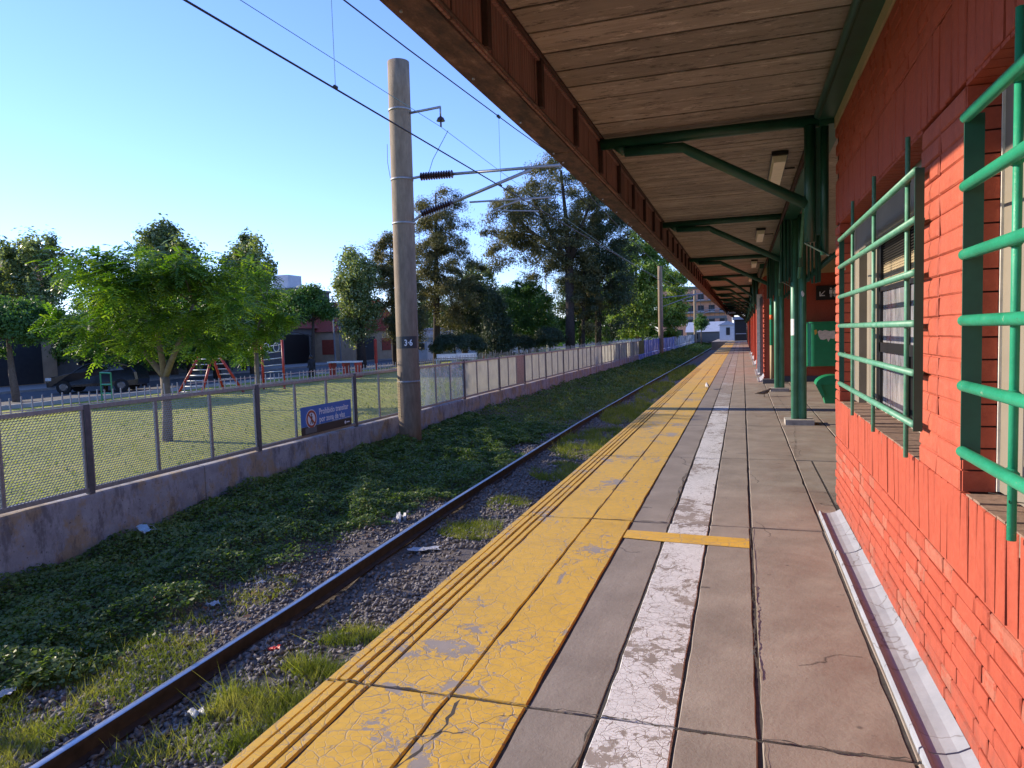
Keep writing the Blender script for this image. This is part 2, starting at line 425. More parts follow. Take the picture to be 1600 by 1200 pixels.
class MB:
    def __init__(s): s.v = []; s.f = []
    def add(s, vs, fs):
        k = len(s.v); s.v += [tuple(p) for p in vs]; s.f += [tuple(i + k for i in f) for f in fs]; return s
    def box(s, x0, x1, y0, y1, z0, z1, R=None, c=None):
        vs = [(x, y, z) for x in (x0, x1) for y in (y0, y1) for z in (z0, z1)]
        if R is not None:
            c = Vector(c or ((x0 + x1) / 2, (y0 + y1) / 2, (z0 + z1) / 2)); vs = [tuple(R @ (Vector(p) - c) + c) for p in vs]
        return s.add(vs, [(0, 1, 3, 2), (4, 6, 7, 5), (0, 4, 5, 1), (2, 3, 7, 6), (0, 2, 6, 4), (1, 5, 7, 3)])
    def tube(s, p, q, r, r2=None, n=8, caps=True):
        p = Vector(p); q = Vector(q); r2 = r if r2 is None else r2
        d = (q - p).normalized(); a = d.orthogonal().normalized(); b = d.cross(a)
        vs = []
        for c, rr in ((p, r), (q, r2)):
            for i in range(n):
                t = 2 * math.pi * (i + .5) / n; vs.append(c + a * math.cos(t) * rr + b * math.sin(t) * rr)
        fs = [(i, (i + 1) % n, n + (i + 1) % n, n + i) for i in range(n)]
        if caps: fs += [tuple(range(n - 1, -1, -1)), tuple(range(n, 2 * n))]
        return s.add(vs, fs)
    def path(s, pts, r, n=8):
        pts = [Vector(p) for p in pts]; rs = r if isinstance(r, (list, tuple)) else [r] * len(pts)
        rings = []; a = None
        for i, p in enumerate(pts):
            d = (pts[min(i + 1, len(pts) - 1)] - pts[max(i - 1, 0)]).normalized()
            if a is None: a = d.orthogonal().normalized()
            a = (a - d * a.dot(d)).normalized(); b = d.cross(a)
            rings.append([p + a * math.cos(2 * math.pi * k / n) * rs[i] + b * math.sin(2 * math.pi * k / n) * rs[i] for k in range(n)])
        vs = [v for rg in rings for v in rg]
        fs = [(i * n + k, i * n + (k + 1) % n, (i + 1) * n + (k + 1) % n, (i + 1) * n + k) for i in range(len(pts) - 1) for k in range(n)]
        fs += [tuple(range(n - 1, -1, -1)), tuple(range((len(pts) - 1) * n, len(pts) * n))]
        return s.add(vs, fs)
    def prism(s, poly, axis, a, b):
        """extrude a 2D polygon along an axis: poly in the two other axes (in x,y,z order)"""
        def mk(p, t):
            l = list(p); l.insert(axis, t); return tuple(l)
        k = len(poly)
        vs = [mk(p, a) for p in poly] + [mk(p, b) for p in poly]
        fs = [(i, (i + 1) % k, k + (i + 1) % k, k + i) for i in range(k)] + [tuple(range(k - 1, -1, -1)), tuple(range(k, 2 * k))]
        return s.add(vs, fs)
    def mesh(s, name, mat, smooth=False):
        me = bpy.data.meshes.new(name); me.from_pydata(s.v, [], s.f)
        if mat: me.materials.append(MT[mat] if isinstance(mat, str) else mat)
        if smooth: me.polygons.foreach_set('use_smooth', [True] * len(me.polygons))
        me.update(); return me
    def build(s, name, mat, parent=None, smooth=False, world=True):
        me = s.mesh(name, mat, smooth)
        return link(name, me, parent, -wloc(parent) if (parent is not None and world) else None)

def npmesh(name, V, Fq, mat, smooth=False):
    """V (n,3), Fq (m,k) with k = 3 or 4"""
    me = bpy.data.meshes.new(name)
    V = np.asarray(V, dtype=np.float32); Fq = np.asarray(Fq, dtype=np.int32)
    me.vertices.add(len(V)); me.vertices.foreach_set('co', V.ravel())
    k = Fq.shape[1]
    me.loops.add(Fq.size); me.loops.foreach_set('vertex_index', Fq.ravel())
    me.polygons.add(len(Fq))
    me.polygons.foreach_set('loop_start', np.arange(len(Fq), dtype=np.int32) * k)
    try: me.polygons.foreach_set('loop_total', np.full(len(Fq), k, dtype=np.int32))
    except Exception: pass
    if smooth: me.polygons.foreach_set('use_smooth', np.ones(len(Fq), dtype=bool))
    me.materials.append(MT[mat]); me.update(calc_edges=True)
    return me
def unit(a): return a / (np.linalg.norm(a, axis=1, keepdims=True) + 1e-9)
def leaf_quads(C, N, size, aspect=.5, up=None):
    """rhombic leaves at centres C with normals N; size (n,)"""
    n = len(C); N = unit(N)
    ref = rng.normal(size=(n, 3)) if up is None else up
    T = unit(np.cross(N, ref)); B = np.cross(N, T)
    L = T * size[:, None]; W = B * (size * aspect)[:, None]
    fold = N * (size * .18)[:, None]
    V = np.stack([C - L, C - W + fold, C + L, C + W + fold], 1).reshape(-1, 3)
    return V, np.arange(4 * n).reshape(n, 4)

def text_mesh(name, txt, size, mat, M, parent, ext=.0015, align='LEFT', sx=1.):
    cu = bpy.data.curves.new(name, 'FONT'); cu.body = txt; cu.size = size; cu.extrude = ext; cu.offset = size * .022; cu.align_x = align
    cu.resolution_u = 3
    tmp = bpy.data.objects.new('tmp_text', cu); COL.objects.link(tmp)
    bpy.context.view_layer.update()
    me = bpy.data.meshes.new_from_object(tmp.evaluated_get(bpy.context.evaluated_depsgraph_get()))
    bpy.data.objects.remove(tmp); bpy.data.curves.remove(cu)
    me.transform(M @ Matrix.Diagonal((sx, 1, 1, 1))); me.name = name
    me.materials.clear(); me.materials.append(MT[mat])
    return link(name, me, parent, -wloc(parent))
def face_matrix(origin, right, up):
    r = Vector(right).normalized(); u = Vector(up).normalized(); w = r.cross(u)
    m = Matrix.Identity(4)
    for i in range(3): m[i][0] = r[i]; m[i][1] = u[i]; m[i][2] = w[i]; m[i][3] = origin[i]
    return m

def lerp_tab(tab, y):
    return float(np.interp(y, [a for a, _ in tab], [b for _, b in tab]))
# ------------------------------------------------------------------ ground
RAILX = [(-30, -4.20), (3, -4.24), (6, -4.30), (10, -4.45), (20, -4.62), (35, -4.60), (60, -4.45), (120, -4.3), (200, -4.0)]
def gz(x, y):
    """height of the track bed"""
    t = np.clip((-5.2 - x) / 2.8, 0, 1); t = t * t * (3 - 2 * t)
    z = -1.17 + t * np.interp(y, [4.5, 6, 9.5, 14, 30], [.03, .06, .27, .30, .34])
    z = z + .035 * np.sin(x * 2.1 + y * .7) * np.cos(y * 1.3) + .02 * np.sin(x * 5 + y * 3.1)
    return z
def grid(xs, ys, zf):
    X, Y = np.meshgrid(xs, ys, indexing='ij'); Z = zf(X, Y)
    V = np.stack([X, Y, Z], -1).reshape(-1, 3); a, b = len(xs), len(ys)
    I = np.arange(a * b).reshape(a, b)
    Fq = np.stack([I[:-1, :-1], I[1:, :-1], I[1:, 1:], I[:-1, 1:]], -1).reshape(-1, 4)
    return V, Fq
V, Fq = grid(np.linspace(-8.1, -1.95, 42), np.concatenate([np.arange(-6, 40, .18), np.arange(40, 200, 2.)]), gz)
tag(link('track_bed', npmesh('track_bed', V, Fq, 'trackbed', True)), 'dirt and ballast bed under the railway track', kind='structure')
MB().box(-2500, 2500, -600, 2800, -1.9, -1.6).build('ground', 'park')['kind'] = 'structure'
def pz(x, y): return -.55 + .06 * np.sin(x * .25 + 1) * np.sin(y * .2) + .0 * x
V, Fq = grid(np.concatenate([[-26.4], np.linspace(-26, -8.22, 30)]), np.linspace(-30, 260, 160), pz)
tag(link('park_lawn', npmesh('park_lawn', V, Fq, 'park', True)), 'sunlit yellow green park lawn behind the mesh fence', kind='structure')
MB().box(-26.6, -26.4, -40, 300, -1., -.42).build('kerb', 'kerb')['kind'] = 'structure'
MB().box(-36, -26.6, -40, 300, -1., -.56).build('street', 'asphalt')['kind'] = 'structure'
MB().box(-41, -36, -40, 300, -1., -.44).build('sidewalk', 'sidewalk')['kind'] = 'structure'

# ------------------------------------------------------------------ platform and its slabs
plat = empty('platform', (-.5, 0, 0), 'railway platform of grey concrete slabs with worn yellow edge and white stripe', 'platform')
plat['kind'] = 'structure'; del plat['category']
MB().box(-1.86, .9, -6, 100, -1.3, -.008).build('platform_base', 'joint', plat)
MB().box(-1.95, -1.86, -6, 100, -1.3, -.05).build('platform_edge', 'edge_face', plat)
MB().box(.9, 6.3, -6, 100, -1.3, -.008).build('hall_base', 'joint', plat)
def jag(x0, x1, y0, y1, zt, mat, name, amp=.006, th=.06, step=.22, warp=0., grooves=None):
    """one slab with slightly irregular chipped edges; top has inner ring so edges look rounded"""
    ys = np.arange(y0, y1, step); ys = np.append(ys[:-1] if y1 - ys[-1] < step * .5 else ys, y1)
    m = MB(); k = len(ys)
    def edge(x, s): return [(x + s * abs(random.gauss(0, amp)), y, zt - .004) for y in ys]
    L = edge(x0, 1); R = edge(x1, -1)
    bev = .006
    L = [(p[0], p[1] + (bev * .5 if i == 0 else (-bev * .5 if i == k - 1 else 0)), p[2] - .006) for i, p in enumerate(L)]
    R = [(p[0], p[1] + (bev * .5 if i == 0 else (-bev * .5 if i == k - 1 else 0)), p[2] - .006) for i, p in enumerate(R)]
    Li = [(p[0] + bev, p[1] + (bev if i == 0 else (-bev if i == k - 1 else 0)), zt) for i, p in enumerate(L)]
    Ri = [(p[0] - bev, p[1] + (bev if i == 0 else (-bev if i == k - 1 else 0)), zt) for i, p in enumerate(R)]
    Lb = [(p[0], p[1], zt - th) for p in L]; Rb = [(p[0], p[1], zt - th) for p in R]
    rows = [Lb, L, Li, Ri, R, Rb]
    vs = [p for row in rows for p in row]
    fs = [(r * k + i, r * k + i + 1, (r + 1) * k + i + 1, (r + 1) * k + i) for r in range(5) for i in range(k - 1)]
    fs += [(0, k, 2 * k, 3 * k, 4 * k, 5 * k), (k - 1, 6 * k - 1, 5 * k - 1, 4 * k - 1, 3 * k - 1, 2 * k - 1)]
    fs = [f[::-1] for f in fs]
    m.add(vs, fs)
    return m
CROSS = [-3.3, -.35, 2.80, 5.90, 9.05, 12.2, 15.3, 18.45, 21.6, 24.7, 27.85, 31.0]
def xoff(y): return -.04 * (y > 20)
strips = [(-1.90, -1.843, 'yellow', .0), (-1.838, -1.785, 'yellow', .004), (-1.778, -1.725, 'yellow', .004), (-1.718, -1.665, 'yellow', .004),
          (-1.657, -1.260, 'yellow', .0), (-1.254, -.902, 'yellow', .002), (-.896, -.591, 'slab_dark', -.002), (-.583, -.272, 'white_line', .0),
          (-.266, .044, 'slab', .0), (.056, .588, 'slab', -.003)]
for j in range(len(CROSS) - 1):
    y0, y1 = CROSS[j] + .004, CROSS[j + 1] - .004
    for si, (a, b, mt, dz) in enumerate(strips):
        if mt == 'white_line' and j >= 6: mt = 'white_faded'
        am = .002 if si < 4 else .0035
        m = jag(a, b, y0 + random.uniform(-.004, .004), y1, dz + random.uniform(-.003, .003), mt, '', am, step=.15 if j < 4 else .5)
        o = m.build('paving_slab', mt, plat)
        if j < 4: tag(o, {'yellow': 'yellow painted slab with worn cracked paint', 'slab_dark': 'plain grey strip slab', 'slab': 'brown grey slab', 'white_line': 'slab with flaking white stripe', 'white_faded': 'slab with faded white stripe'}[mt])
    # inner slabs towards the wall and the hall
    cols = [(.594, 1.262), (1.27, 2.7), (2.72, 4.2), (4.22, 5.9)] if y0 > 6.5 else [(.594, .78)]
    if y0 < 6.5 < y1: cols = [(.594, .775)]
    for a, b in cols:
        jag(a, b, y0, y1, random.uniform(-.004, .002), 'slab', '', step=.6).build('paving_slab', 'slab', plat)
MB().box(.79, 6, 6.85, 9.04, -.05, -.006).build('paving_slab', 'slab', plat)
far = MB(); fy = MB(); fw = MB()
for y in np.arange(31.01, 98, 3.12):
    for a, b in ((-.893, -.60), (-.263, .038), (.062, .585)): far.box(a, b, y, y + 3.09, -.05, 0)
    for a, b in ((-1.90, -1.66), (-1.65, -1.262), (-1.252, -.905)): fy.box(a, b, y, y + 3.09, -.05, 0)
    fw.box(-.578, -.275, y, y + 3.09, -.05, 0)
for mm, mt in ((far, 'slab'), (fy, 'yellow'), (fw, 'white_faded')):
    mm.build('paving_slabs', mt, plat)['kind'] = 'stuff'
# yellow bar painted across the platform
MB().add([(-.90, 5.40, .0035), (-.60, 5.36, .0035), (.035, 5.32, .0035), (.035, 5.56, .0035), (-.60, 5.60, .0035), (-.90, 5.62, .0035),
          (-.90, 5.40, .002), (-.60, 5.36, .002), (.035, 5.32, .002), (.035, 5.56, .002), (-.60, 5.60, .002), (-.90, 5.62, .002)],
         [(0, 1, 4, 5), (1, 2, 3, 4), (0, 6, 7, 1), (1, 7, 8, 2), (2, 8, 9, 3), (3, 9, 10, 4), (4, 10, 11, 5), (5, 11, 6, 0)]).build('yellow_bar', 'yellow_bar', plat)
# broken, widened cracks: raised ragged lips along the open joint
def ragged(pts, w, zt, name, mat):
    vs = []; 
    for i, (x, y) in enumerate(pts):
        a = w * .55 * (1 if 0 < i < len(pts) - 1 else .1) * random.uniform(.1, 1.7)
        if abs(pts[-1][0] - pts[0][0]) > abs(pts[-1][1] - pts[0][1]): vs += [(x, y - a, zt), (x, y + a, zt)]
        else: vs += [(x - a, y, zt), (x + a, y, zt)]
    fs = [(2 * i, 2 * i + 1, 2 * i + 3, 2 * i + 2) for i in range(len(pts) - 1)]
    return vs, fs
cm = MB()
def crk(x0, y0, x1, y1, w, jit=.02, n=22, z=.0045):
    pts = []; jx = 0
    for i in range(n + 1):
        t = i / n; jx = jx * .7 + random.gauss(0, jit)
        if abs(x1 - x0) > abs(y1 - y0): pts.append((x0 + (x1 - x0) * t, y0 + (y1 - y0) * t + jx))
        else: pts.append((x0 + (x1 - x0) * t + jx, y0 + (y1 - y0) * t))
    cm.add(*ragged(pts, w, z, '', ''))
crk(.05, 3.3, .052, 4.55, .008, .004, 60); crk(.05, 4.2, .05, 5.9, .005, .002)
crk(-1.9, 2.80, .58, 2.80, .007, .006, 120); crk(-1.7, 5.90, -.6, 5.92, .010, .006)
crk(-1.25, 1.9, -1.18, 2.78, .012, .012); crk(-1.30, 2.4, -.92, 2.72, .006, .01)
crk(-1.26, 6.0, -1.24, 8.9, .005, .01, 30); crk(-.585, 1.4, -.60, 2.78, .008, .006)
crk(.05, 1.6, .06, 2.8, .007, .008); crk(.6, 9.1, .80, 12.4, .004, .01); crk(.86, 12.8, .75, 18., .004, .012)
crk(-.6, 8.2, -.62, 5.95, .006, .008); crk(-1.9, 9.05, .58, 9.05, .005, .004, 40)
cm.build('slab_cracks', 'joint', plat)
# ------------------------------------------------------------------ rails, sleepers
track = empty('railway_track', (-4.3, 0, -1.1), 'single railway track with rusty sides and polished head beside the platform', 'railway track')
for dx, lab in ((0, None), (1.72, None)):
    ys = [-6, -3, 0, 3, 6, 8, 10, 13, 16, 20, 25, 30, 35, 45, 60, 80, 100, 140, 190]
    prof = [(-.065, 0), (-.065, .012), (-.010, .03), (-.010, .115), (-.034, .125), (-.034, .152), (.034, .152), (.034, .125), (.010, .115), (.010, .03), (.065, .012), (.065, 0)]
    m = MB(); k = len(prof)
    vs = [(lerp_tab(RAILX, y) + dx + px, y, -1.155 + pz_) for y in ys for px, pz_ in prof]
    m.add(vs, [(i * k + a, i * k + (a + 1) % k, (i + 1) * k + (a + 1) % k, (i + 1) * k + a) for i in range(len(ys) - 1) for a in range(k)])
    r = m.build('rail', 'rail', track)
    m = MB()
    vs = [(lerp_tab(RAILX, y) + dx + px, y, -1.155 + pz_) for y in ys for px, pz_ in ((-.031, .1525), (-.026, .1555), (.026, .1555), (.031, .1525))]
    m.add(vs, [(i * 4 + a, (i + 1) * 4 + a, (i + 1) * 4 + a + 1, i * 4 + a + 1) for i in range(len(ys) - 1) for a in range(3)])
    m.build('rail_head', 'rail_top', r, smooth=True)
sm = MB().box(-1.25, 1.25, -.12, .12, -.12, 0).mesh('sleeper', 'rail')
for i in range(60):
    o = link('sleeper', sm, track); y = -3 + i * .62
    o.location = Vector((lerp_tab(RAILX, y) + .86, y, -1.20)) - wloc(track)

# ------------------------------------------------------------------ station building
BX = .78
stn = empty('station_building', (2.5, 3, 0), 'red painted brick station building at right with green barred windows', 'building')
OC0, OC1 = .965, 2.465          # sill and lintel heights
WIN = [(3.70, 6.58), (.15, 3.03)]
# core walls (mortar plane sits 14 mm behind brick faces)
mc = MB(); mx = BX + .019
mc.box(mx, 1.10, -4, 6.815, 0, OC0 - .065)
mc.box(mx, 1.10, -4, 6.815, OC1 + .012, 3.31)
for a, b in ((-4, .15 - .012 + .024), (3.03 + .012, 3.70 - .012), (6.58 + .012, 6.815)): mc.box(mx, 1.10, a, b, OC0 - .065, OC1 + .012)
mc.box(1.10, 6.2, 6.55, 6.80, 0, 3.5); mc.box(6.0, 6.2, -4, 6.55, 0, 3.5); mc.box(1.1, 6., -4, -3.8, 0, 3.5)
mc.build('wall', 'mortar', stn)
bj = MB()
for r_ in range(9): bj.box(BX + .009, BX + .0195, -2, 6.81, .038 + r_ * .0745 - .0085, .038 + r_ * .0745 + .0005)
for a, b in ((3.047, 3.688),):
    z = OC0 - .006
    while z < OC1: bj.box(BX + .009, BX + .0195, a, b, z - .007, z + .0005); z += .0835
for r_ in range(7): bj.box(BX + .005, BX + .0195, -2, 6.81, 2.845 + r_ * .0765 - .0085, 2.845 + r_ * .0765 + .0005)
bj.build('bed_joint', 'pillar_brick', stn)['kind'] = 'stuff'
MB().box(1.30, 5.9, -3.7, 6.5, .0, .02).build('floor', 'slab_dark', stn)
MB().box(BX - .006, 1.10, -4, 6.83, 3.312, 3.50).build('cream_band', 'cream', stn)
def brickmesh(sx, sy, sz, bev, mat, jit):
    """front face towards -x, bevelled; x from 0 (front) to sx"""
    j = lambda: random.uniform(-jit, jit)
    o = [(bev + j() * .3, 0, 0), (bev + j() * .3, sy, 0), (bev + j() * .3, sy, sz), (bev + j() * .3, 0, sz)]
    i = [(j(), bev, bev), (j(), sy - bev, bev), (j(), sy - bev, sz - bev), (j(), bev, sz - bev)]
    b = [(sx, p[1], p[2]) for p in o]
    c = (random.uniform(-jit, 0), sy / 2, sz / 2)
    vs = o + i + b + [c]
    fs = [(0, 1, 5, 4), (1, 2, 6, 5), (2, 3, 7, 6), (3, 0, 4, 7), (4, 5, 12), (5, 6, 12), (6, 7, 12), (7, 4, 12),
          (8, 9, 1, 0), (9, 10, 2, 1), (10, 11, 3, 2), (11, 8, 0, 3)]
    fs = [f[::-1] for f in fs]
    return MB().add(vs, fs).mesh('brick', mat)
BL, BHd, CH = .285, .135, .0745
cache = {}
def bmesh_(kind, mat):
    dims = {'s': (.03, BL, CH - .010, .005), 'h': (.03, BHd, CH - .010, .005), 'v': (.03, .084, .32, .004), 'v2': (.03, .084, .35, .004),
            'p1': (.03, .320, .077, .006), 'p2': (.03, .300, .077, .006), 'top': (.03, BL, .068, .004), 'toph': (.03, BHd, .068, .004)}
    key = (kind, mat, random.randrange(4))
    if key not in cache: cache[key] = brickmesh(*dims[kind], mat, .0035)
    return cache[key]
NB = [0]; rest = MB()
def brick(x, y, z, kind, mat):
    if NB[0] < 298:
        NB[0] += 1; o = link('brick', bmesh_(kind, mat), stn)
        o.location = Vector((x + random.uniform(-.003, .002), y, z)) - wloc(stn)
    else:
        me = bmesh_(kind, mat); rest.add([(v.co.x + x, v.co.y + y, v.co.z + z) for v in me.vertices], [tuple(p.vertices) for p in me.polygons])
jobs = []
# lower courses, Flemish bond
nrow = 8
for r in range(nrow):
    z = .038 + r * CH; y = 6.815 - (0 if r % 2 else .21); k = r % 2
    if r % 2 == 0: jobs.append((BX, y + .008, z, 'h', 'brick'))
    while y > -.6:
        kind, L = (('s', BL), ('h', BHd))[k % 2]; y -= L + .011
        near = abs(z - .47) < .16 and random.random() < (.34 if y < 5.5 else .3)
        jobs.append((BX, y, z, kind, 'brick_worn' if near or random.random() < .08 else 'brick')); k += 1
# soldier courses
y = 6.815
while y > -.6:
    y -= .084 + random.uniform(.005, .020)
    jobs.append((BX, y, .638, 'v', 'brick')); jobs.append((BX, y, 2.475, 'v2', 'brick'))
# pillars
for (a, b) in ((3.045, 3.69), (6.592, 6.815)):
    z = OC0 - .006; r = 0
    while z < OC1 - .03:
        if b - a > .5:
            jobs.append((BX, a, z, 'p1', 'pillar_brick')); jobs.append((BX, a + .339, z + random.uniform(-.002, .002), 'p2', 'pillar_brick'))
        else: jobs.append((BX, a + .004, z, 'p2s', 'pillar_brick'))
        z += .0835; r += 1
_dims_extra = {'p2s': (.03, .216, .076, .010)}
_old = bmesh_
def bmesh_(kind, mat):
    if kind in _dims_extra:
        key = (kind, mat, random.randrange(4))
        if key not in cache: cache[key] = brickmesh(*_dims_extra[kind], mat, .0035)
        return cache[key]
    return _old(kind, mat)
# courses over the soldiers
for r in range(6):
    z = 2.845 + r * .0765; y = 6.815 - (0 if r % 2 else .21); k = r % 2
    while y > -.6:
        kind, L = (('top', BL), ('toph', BHd))[k % 2]; y -= L + .008
        jobs.append((BX, y, z, kind, 'brick')); k += 1
def px_size(j):
    s = {'s': .28 * .07, 'h': .135 * .07, 'v': .09 * .3, 'v2': .09 * .33, 'p1': .33 * .08, 'p2': .3 * .08, 'p2s': .2 * .08, 'top': .28 * .07, 'toph': .13 * .07}[j[3]]
    y = max(j[1], .5); vis = j[1] > 2.25
    return s / (y * y * y) * (1 if vis else .0001)
jobs.sort(key=px_size, reverse=True)
restm = {}
for j in jobs:
    if NB[0] < 298: brick(*j)
    else:
        rest = restm.setdefault(j[4], MB()); brick(*j)
for mt, m in restm.items():
    m.build('brickwork', mt, stn)['kind'] = 'stuff'

def window(y0, y1, near):
    # soffit of the lintel: bricks on edge seen from below, brick reveals, sill of bricks on edge
    w = empty_part = link('window', None, stn); w.location = Vector((BX, y0, OC0)) - wloc(stn)
    m = MB(); y = y0
    while y < y1 - .05:
        m.box(BX + .006, .90, y, y + .083, OC1 - .06 + .055, OC1 + .008 + .003); y += .0905
    m.build('lintel_soffit', 'brick', w)
    for ya, yb, mt in ((y0 - .004, y0 + .0, 'brick'), (y1, y1 + .004, 'brick')):
        m = MB(); z = OC0 - .004
        while z < OC1 - .02:
            if ya < y0: m.box(BX + .008, .895, ya - .005, yb + .0015, z, z + .0765)
            else: m.box(BX + .008, .895, ya - .0015, yb + .005, z, z + .0765)
            z += .0835
        m.build('brick_reveal', mt, w)
    y = y0 + .004
    while y < y1 - .06:
        MB().box(BX + .004, .985, y, y + .076, OC0 - .075, OC0 + random.uniform(-.006, .002)).build('sill_brick', 'sill', w); y += .083
    MB().box(.985, 1.06, y0, y1, OC0 - .07, OC0 + .022).build('sill_ledge', 'white_paint', w)
    MB().box(.896, .908, y1 - .012, y1 - .001, OC0, OC1).build('reveal_trim', 'white_paint', w)
    gm = 'grille_near' if near else 'grille_far'
    if near:
        MB().box(.905, .96, 1.75, y1 - .002, OC0 + .002, OC1).build('beige_panel', 'cream_panel', w)
        MB().box(.93, .96, y0, 1.75, OC0 + .002, OC1).build('beige_panel', 'cream_panel', w)
    else:
        MB().box(.905, .96, 6.36, y1 - .002, OC0 + .002, OC1).build('beige_panel', 'cream_panel', w)
        MB().box(.905, .96, y0 + .0, 6.36, 2.20, OC1).build('beige_panel', 'cream_panel', w)
        fr = MB(); fr.box(.955, 1.0, 5.88, 6.06, OC0 + .003, 2.2); fr.box(.96, .985, 6.08, 6.12, OC0 + .003, 2.2); fr.box(.96, .985, 6.20, 6.24, OC0 + .003, 2.2)
        fr.box(.962, 1.0, 6.06, 6.36, OC0 + .003, 2.2)
        f = fr.build('window_frame', 'cream_panel', w)
        MB().box(.97, 1.0, y0, 5.88, 1.845, 1.875).build('window_rail', 'black', w)
        MB().box(.97, 1.0, y0, 5.88, 1.40, 1.47).build('window_rail', 'black', w)
        MB().box(.97, 1.0, y0, 5.88, OC0 + .01, 1.02).build('window_rail', 'black', w)
        MB().box(.97, 1.0, 4.92, 5.0, OC0 + .02, 2.2).build('window_stile', 'black', w)
        MB().box(.97, 1.0, 5.82, 5.878, OC0 + .02, 2.2).build('window_stile', 'black', w)
        for k in range(9):
            R = Euler((0, math.radians(-35), 0)).to_matrix()
            MB().box(.985, 1.02, y0, 5.86, 2.04 + k * .018, 2.046 + k * .018, R).build('louvre_slat', 'louvre', w)
        MB().box(1.03, 1.05, y0, 5.88, 2.0, 2.22).build('louvre_back', 'black', w)
        sc = MB()
        for k in range(10):
            sc.box(.99, 1.0, y0, 5.81, 1.87 + k * .0175, 1.882 + k * .0175)
            for q in range(43):
                sc.box(.992, .998, y0 + .01 + q * .048, y0 + .035 + q * .048, 1.882 + k * .0175, 1.8875 + k * .0175)
        sc.build('perforated_blind', 'screen', w)
        MB().box(1.004, 1.01, y0, 5.88, 1.86, 2.03).build('blind_back', 'dark_post', w)
        MB().box(.99, .996, 5.0, 5.82, 1.47, 1.845).build('window_pane', 'glass', w)
        MB().box(.99, .996, y0, 4.92, 1.47, 1.845).build('window_pane', 'glass', w)
        MB().box(.99, .996, 5.0, 5.82, 1.02, 1.40).build('window_pane', 'glass', w)
        MB().box(.992, .998, y0, 4.92, 1.02, 1.40).build('window_pane', 'black', w)
        MB().box(1.0, 1.1, y0, y1, OC0, OC1).build('window_back', 'dark_open', w)
    # the iron grille
    g = link('window_grille', None, stn); g.location = Vector((.73, y0, OC0)) - wloc(stn)
    ga, gb = (3.52, 6.06) if not near else (.4, 2.80)
    zs = [1.15, 1.38, 1.605, 1.83, 2.06, 2.29] if near else [1.15, 1.38, 1.60, 1.825, 2.055, 2.265]
    gx = .725
    for z in zs: MB().tube((gx, ga, z), (gx, gb, z), .0195 if near else .0165, n=12).build('crossbar', gm, g, smooth=True)
    for yy in (ga + .0, gb - .0):
        MB().box(gx - .005, gx + (.055 if near else .032), yy - .0035, yy + .0035, zs[0] - .03, zs[-1] + .01).build('flat_bar', 'green', g)  # end bars darker than the grille: their unlit side is put into the colour
    vy = (5.55, 4.70, 3.80) if not near else (2.385, 1.5, .8)
    for yy in vy:
        ub = MB().tube((gx + .022, yy, OC0 - .01), (gx + .022, yy, OC1 + .01), .0125 if near else .011, n=10)
        for z in zs: ub.tube((gx + .016, yy - random.uniform(.018, .024), z + random.uniform(-.004, .004)), (gx + .018, yy + random.uniform(.018, .024), z), .0205 if near else .0175, .019 if near else .0165, 9)
        ub.build('upright_bar', gm, g, smooth=True)
    for z in (zs[1], zs[4]):
        for yy, d in ((gb, 1), (ga, -1)):
            MB().tube((gx + .03, yy, z), (gx + .07, yy + d * .26 if near or d > 0 else yy + .2, z), .006, n=6).build('fixing_rod', gm, g)
window(*WIN[0], False)
window(*WIN[1], True)
MB().box(1.05, 1.1, .15, 3.03, OC0, OC1).build('window_back', 'dark_open', stn)
# wire tied to the near upright
MB().path([(.735, 2.55, 1.06), (.748, 2.39, 1.085), (.76, 2.385, 1.06), (.735, 2.37, 1.07), (.75, 2.42, 1.10)], .0018, 5).build('tie_wire', 'wire', stn)
MB().path([(.755, 2.385, 1.07), (.80, 2.25, 1.09), (.86, 2.0, 1.1), (.90, 1.9, 1.09)], .0018, 5).build('tie_wire', 'wire', stn)
# covered trough along the wall foot
prof = [(.612, -.01), (.612, .022), (.622, .030), (.634, .024), (.642, .014), (.66, .010), (.70, .013), (.74, .026), (.779, .050), (.779, -.01)]
ti = empty('wall_foot_trough', (.7, 3, 0), 'grey white painted cement trough along the foot of the red wall', 'gutter')
for y0, y1 in ((6.45, 5.32), (5.31, 4.6), (4.59, 2.86), (2.85, 1.2), (1.19, -1.)):
    dx = random.uniform(-.004, .004)
    MB().prism([(a + dx, b) for a, b in prof], 1, y0, y1).build('trough_section', 'trough', ti)

# ------------------------------------------------------------------ canopy
can = empty('platform_canopy', (-.4, 20, 3.5), 'long wooden platform canopy with green tube brackets', 'canopy')
Z0 = 3.50
CEND = 97.
def cx(y):  # the canopy edge swings a little at the far end
    return .0 if y < 42 else .0004 * (y - 42) ** 2 * .25
R = 0; y = -2.2; nb = 0; sb = MB()
while y < CEND:
    w = .325 if y < 6.6 else random.choice((.155, .16, .158))
    gap = random.choice((.024, .028, .020)) if y < 6.6 else random.choice((.009, .016, .021))
    x0, x1 = -1.30, .64
    dz = random.uniform(0, .003); sag = random.uniform(-.003, .002)
    if nb < 270:
        MB().add([(x0, y, Z0 + dz), (x1, y, Z0 + dz), (x1, y + w, Z0 + dz + sag), (x0, y + w, Z0 + dz + sag),
                  (x0, y, Z0 + .009), (x1, y, Z0 + .009), (x1, y + w, Z0 + .009), (x0, y + w, Z0 + .009)],
                 [(0, 3, 2, 1), (4, 5, 6, 7), (0, 1, 5, 4), (2, 3, 7, 6), (1, 2, 6, 5), (3, 0, 4, 7)]).build('soffit_board', 'soffit', can)
    else: sb.box(x0 + cx(y), x1, y, y + w, Z0 + dz, Z0 + .025)
    nb += 1; y += w + gap
sb.build('soffit_boards', 'soffit', can)['kind'] = 'stuff'
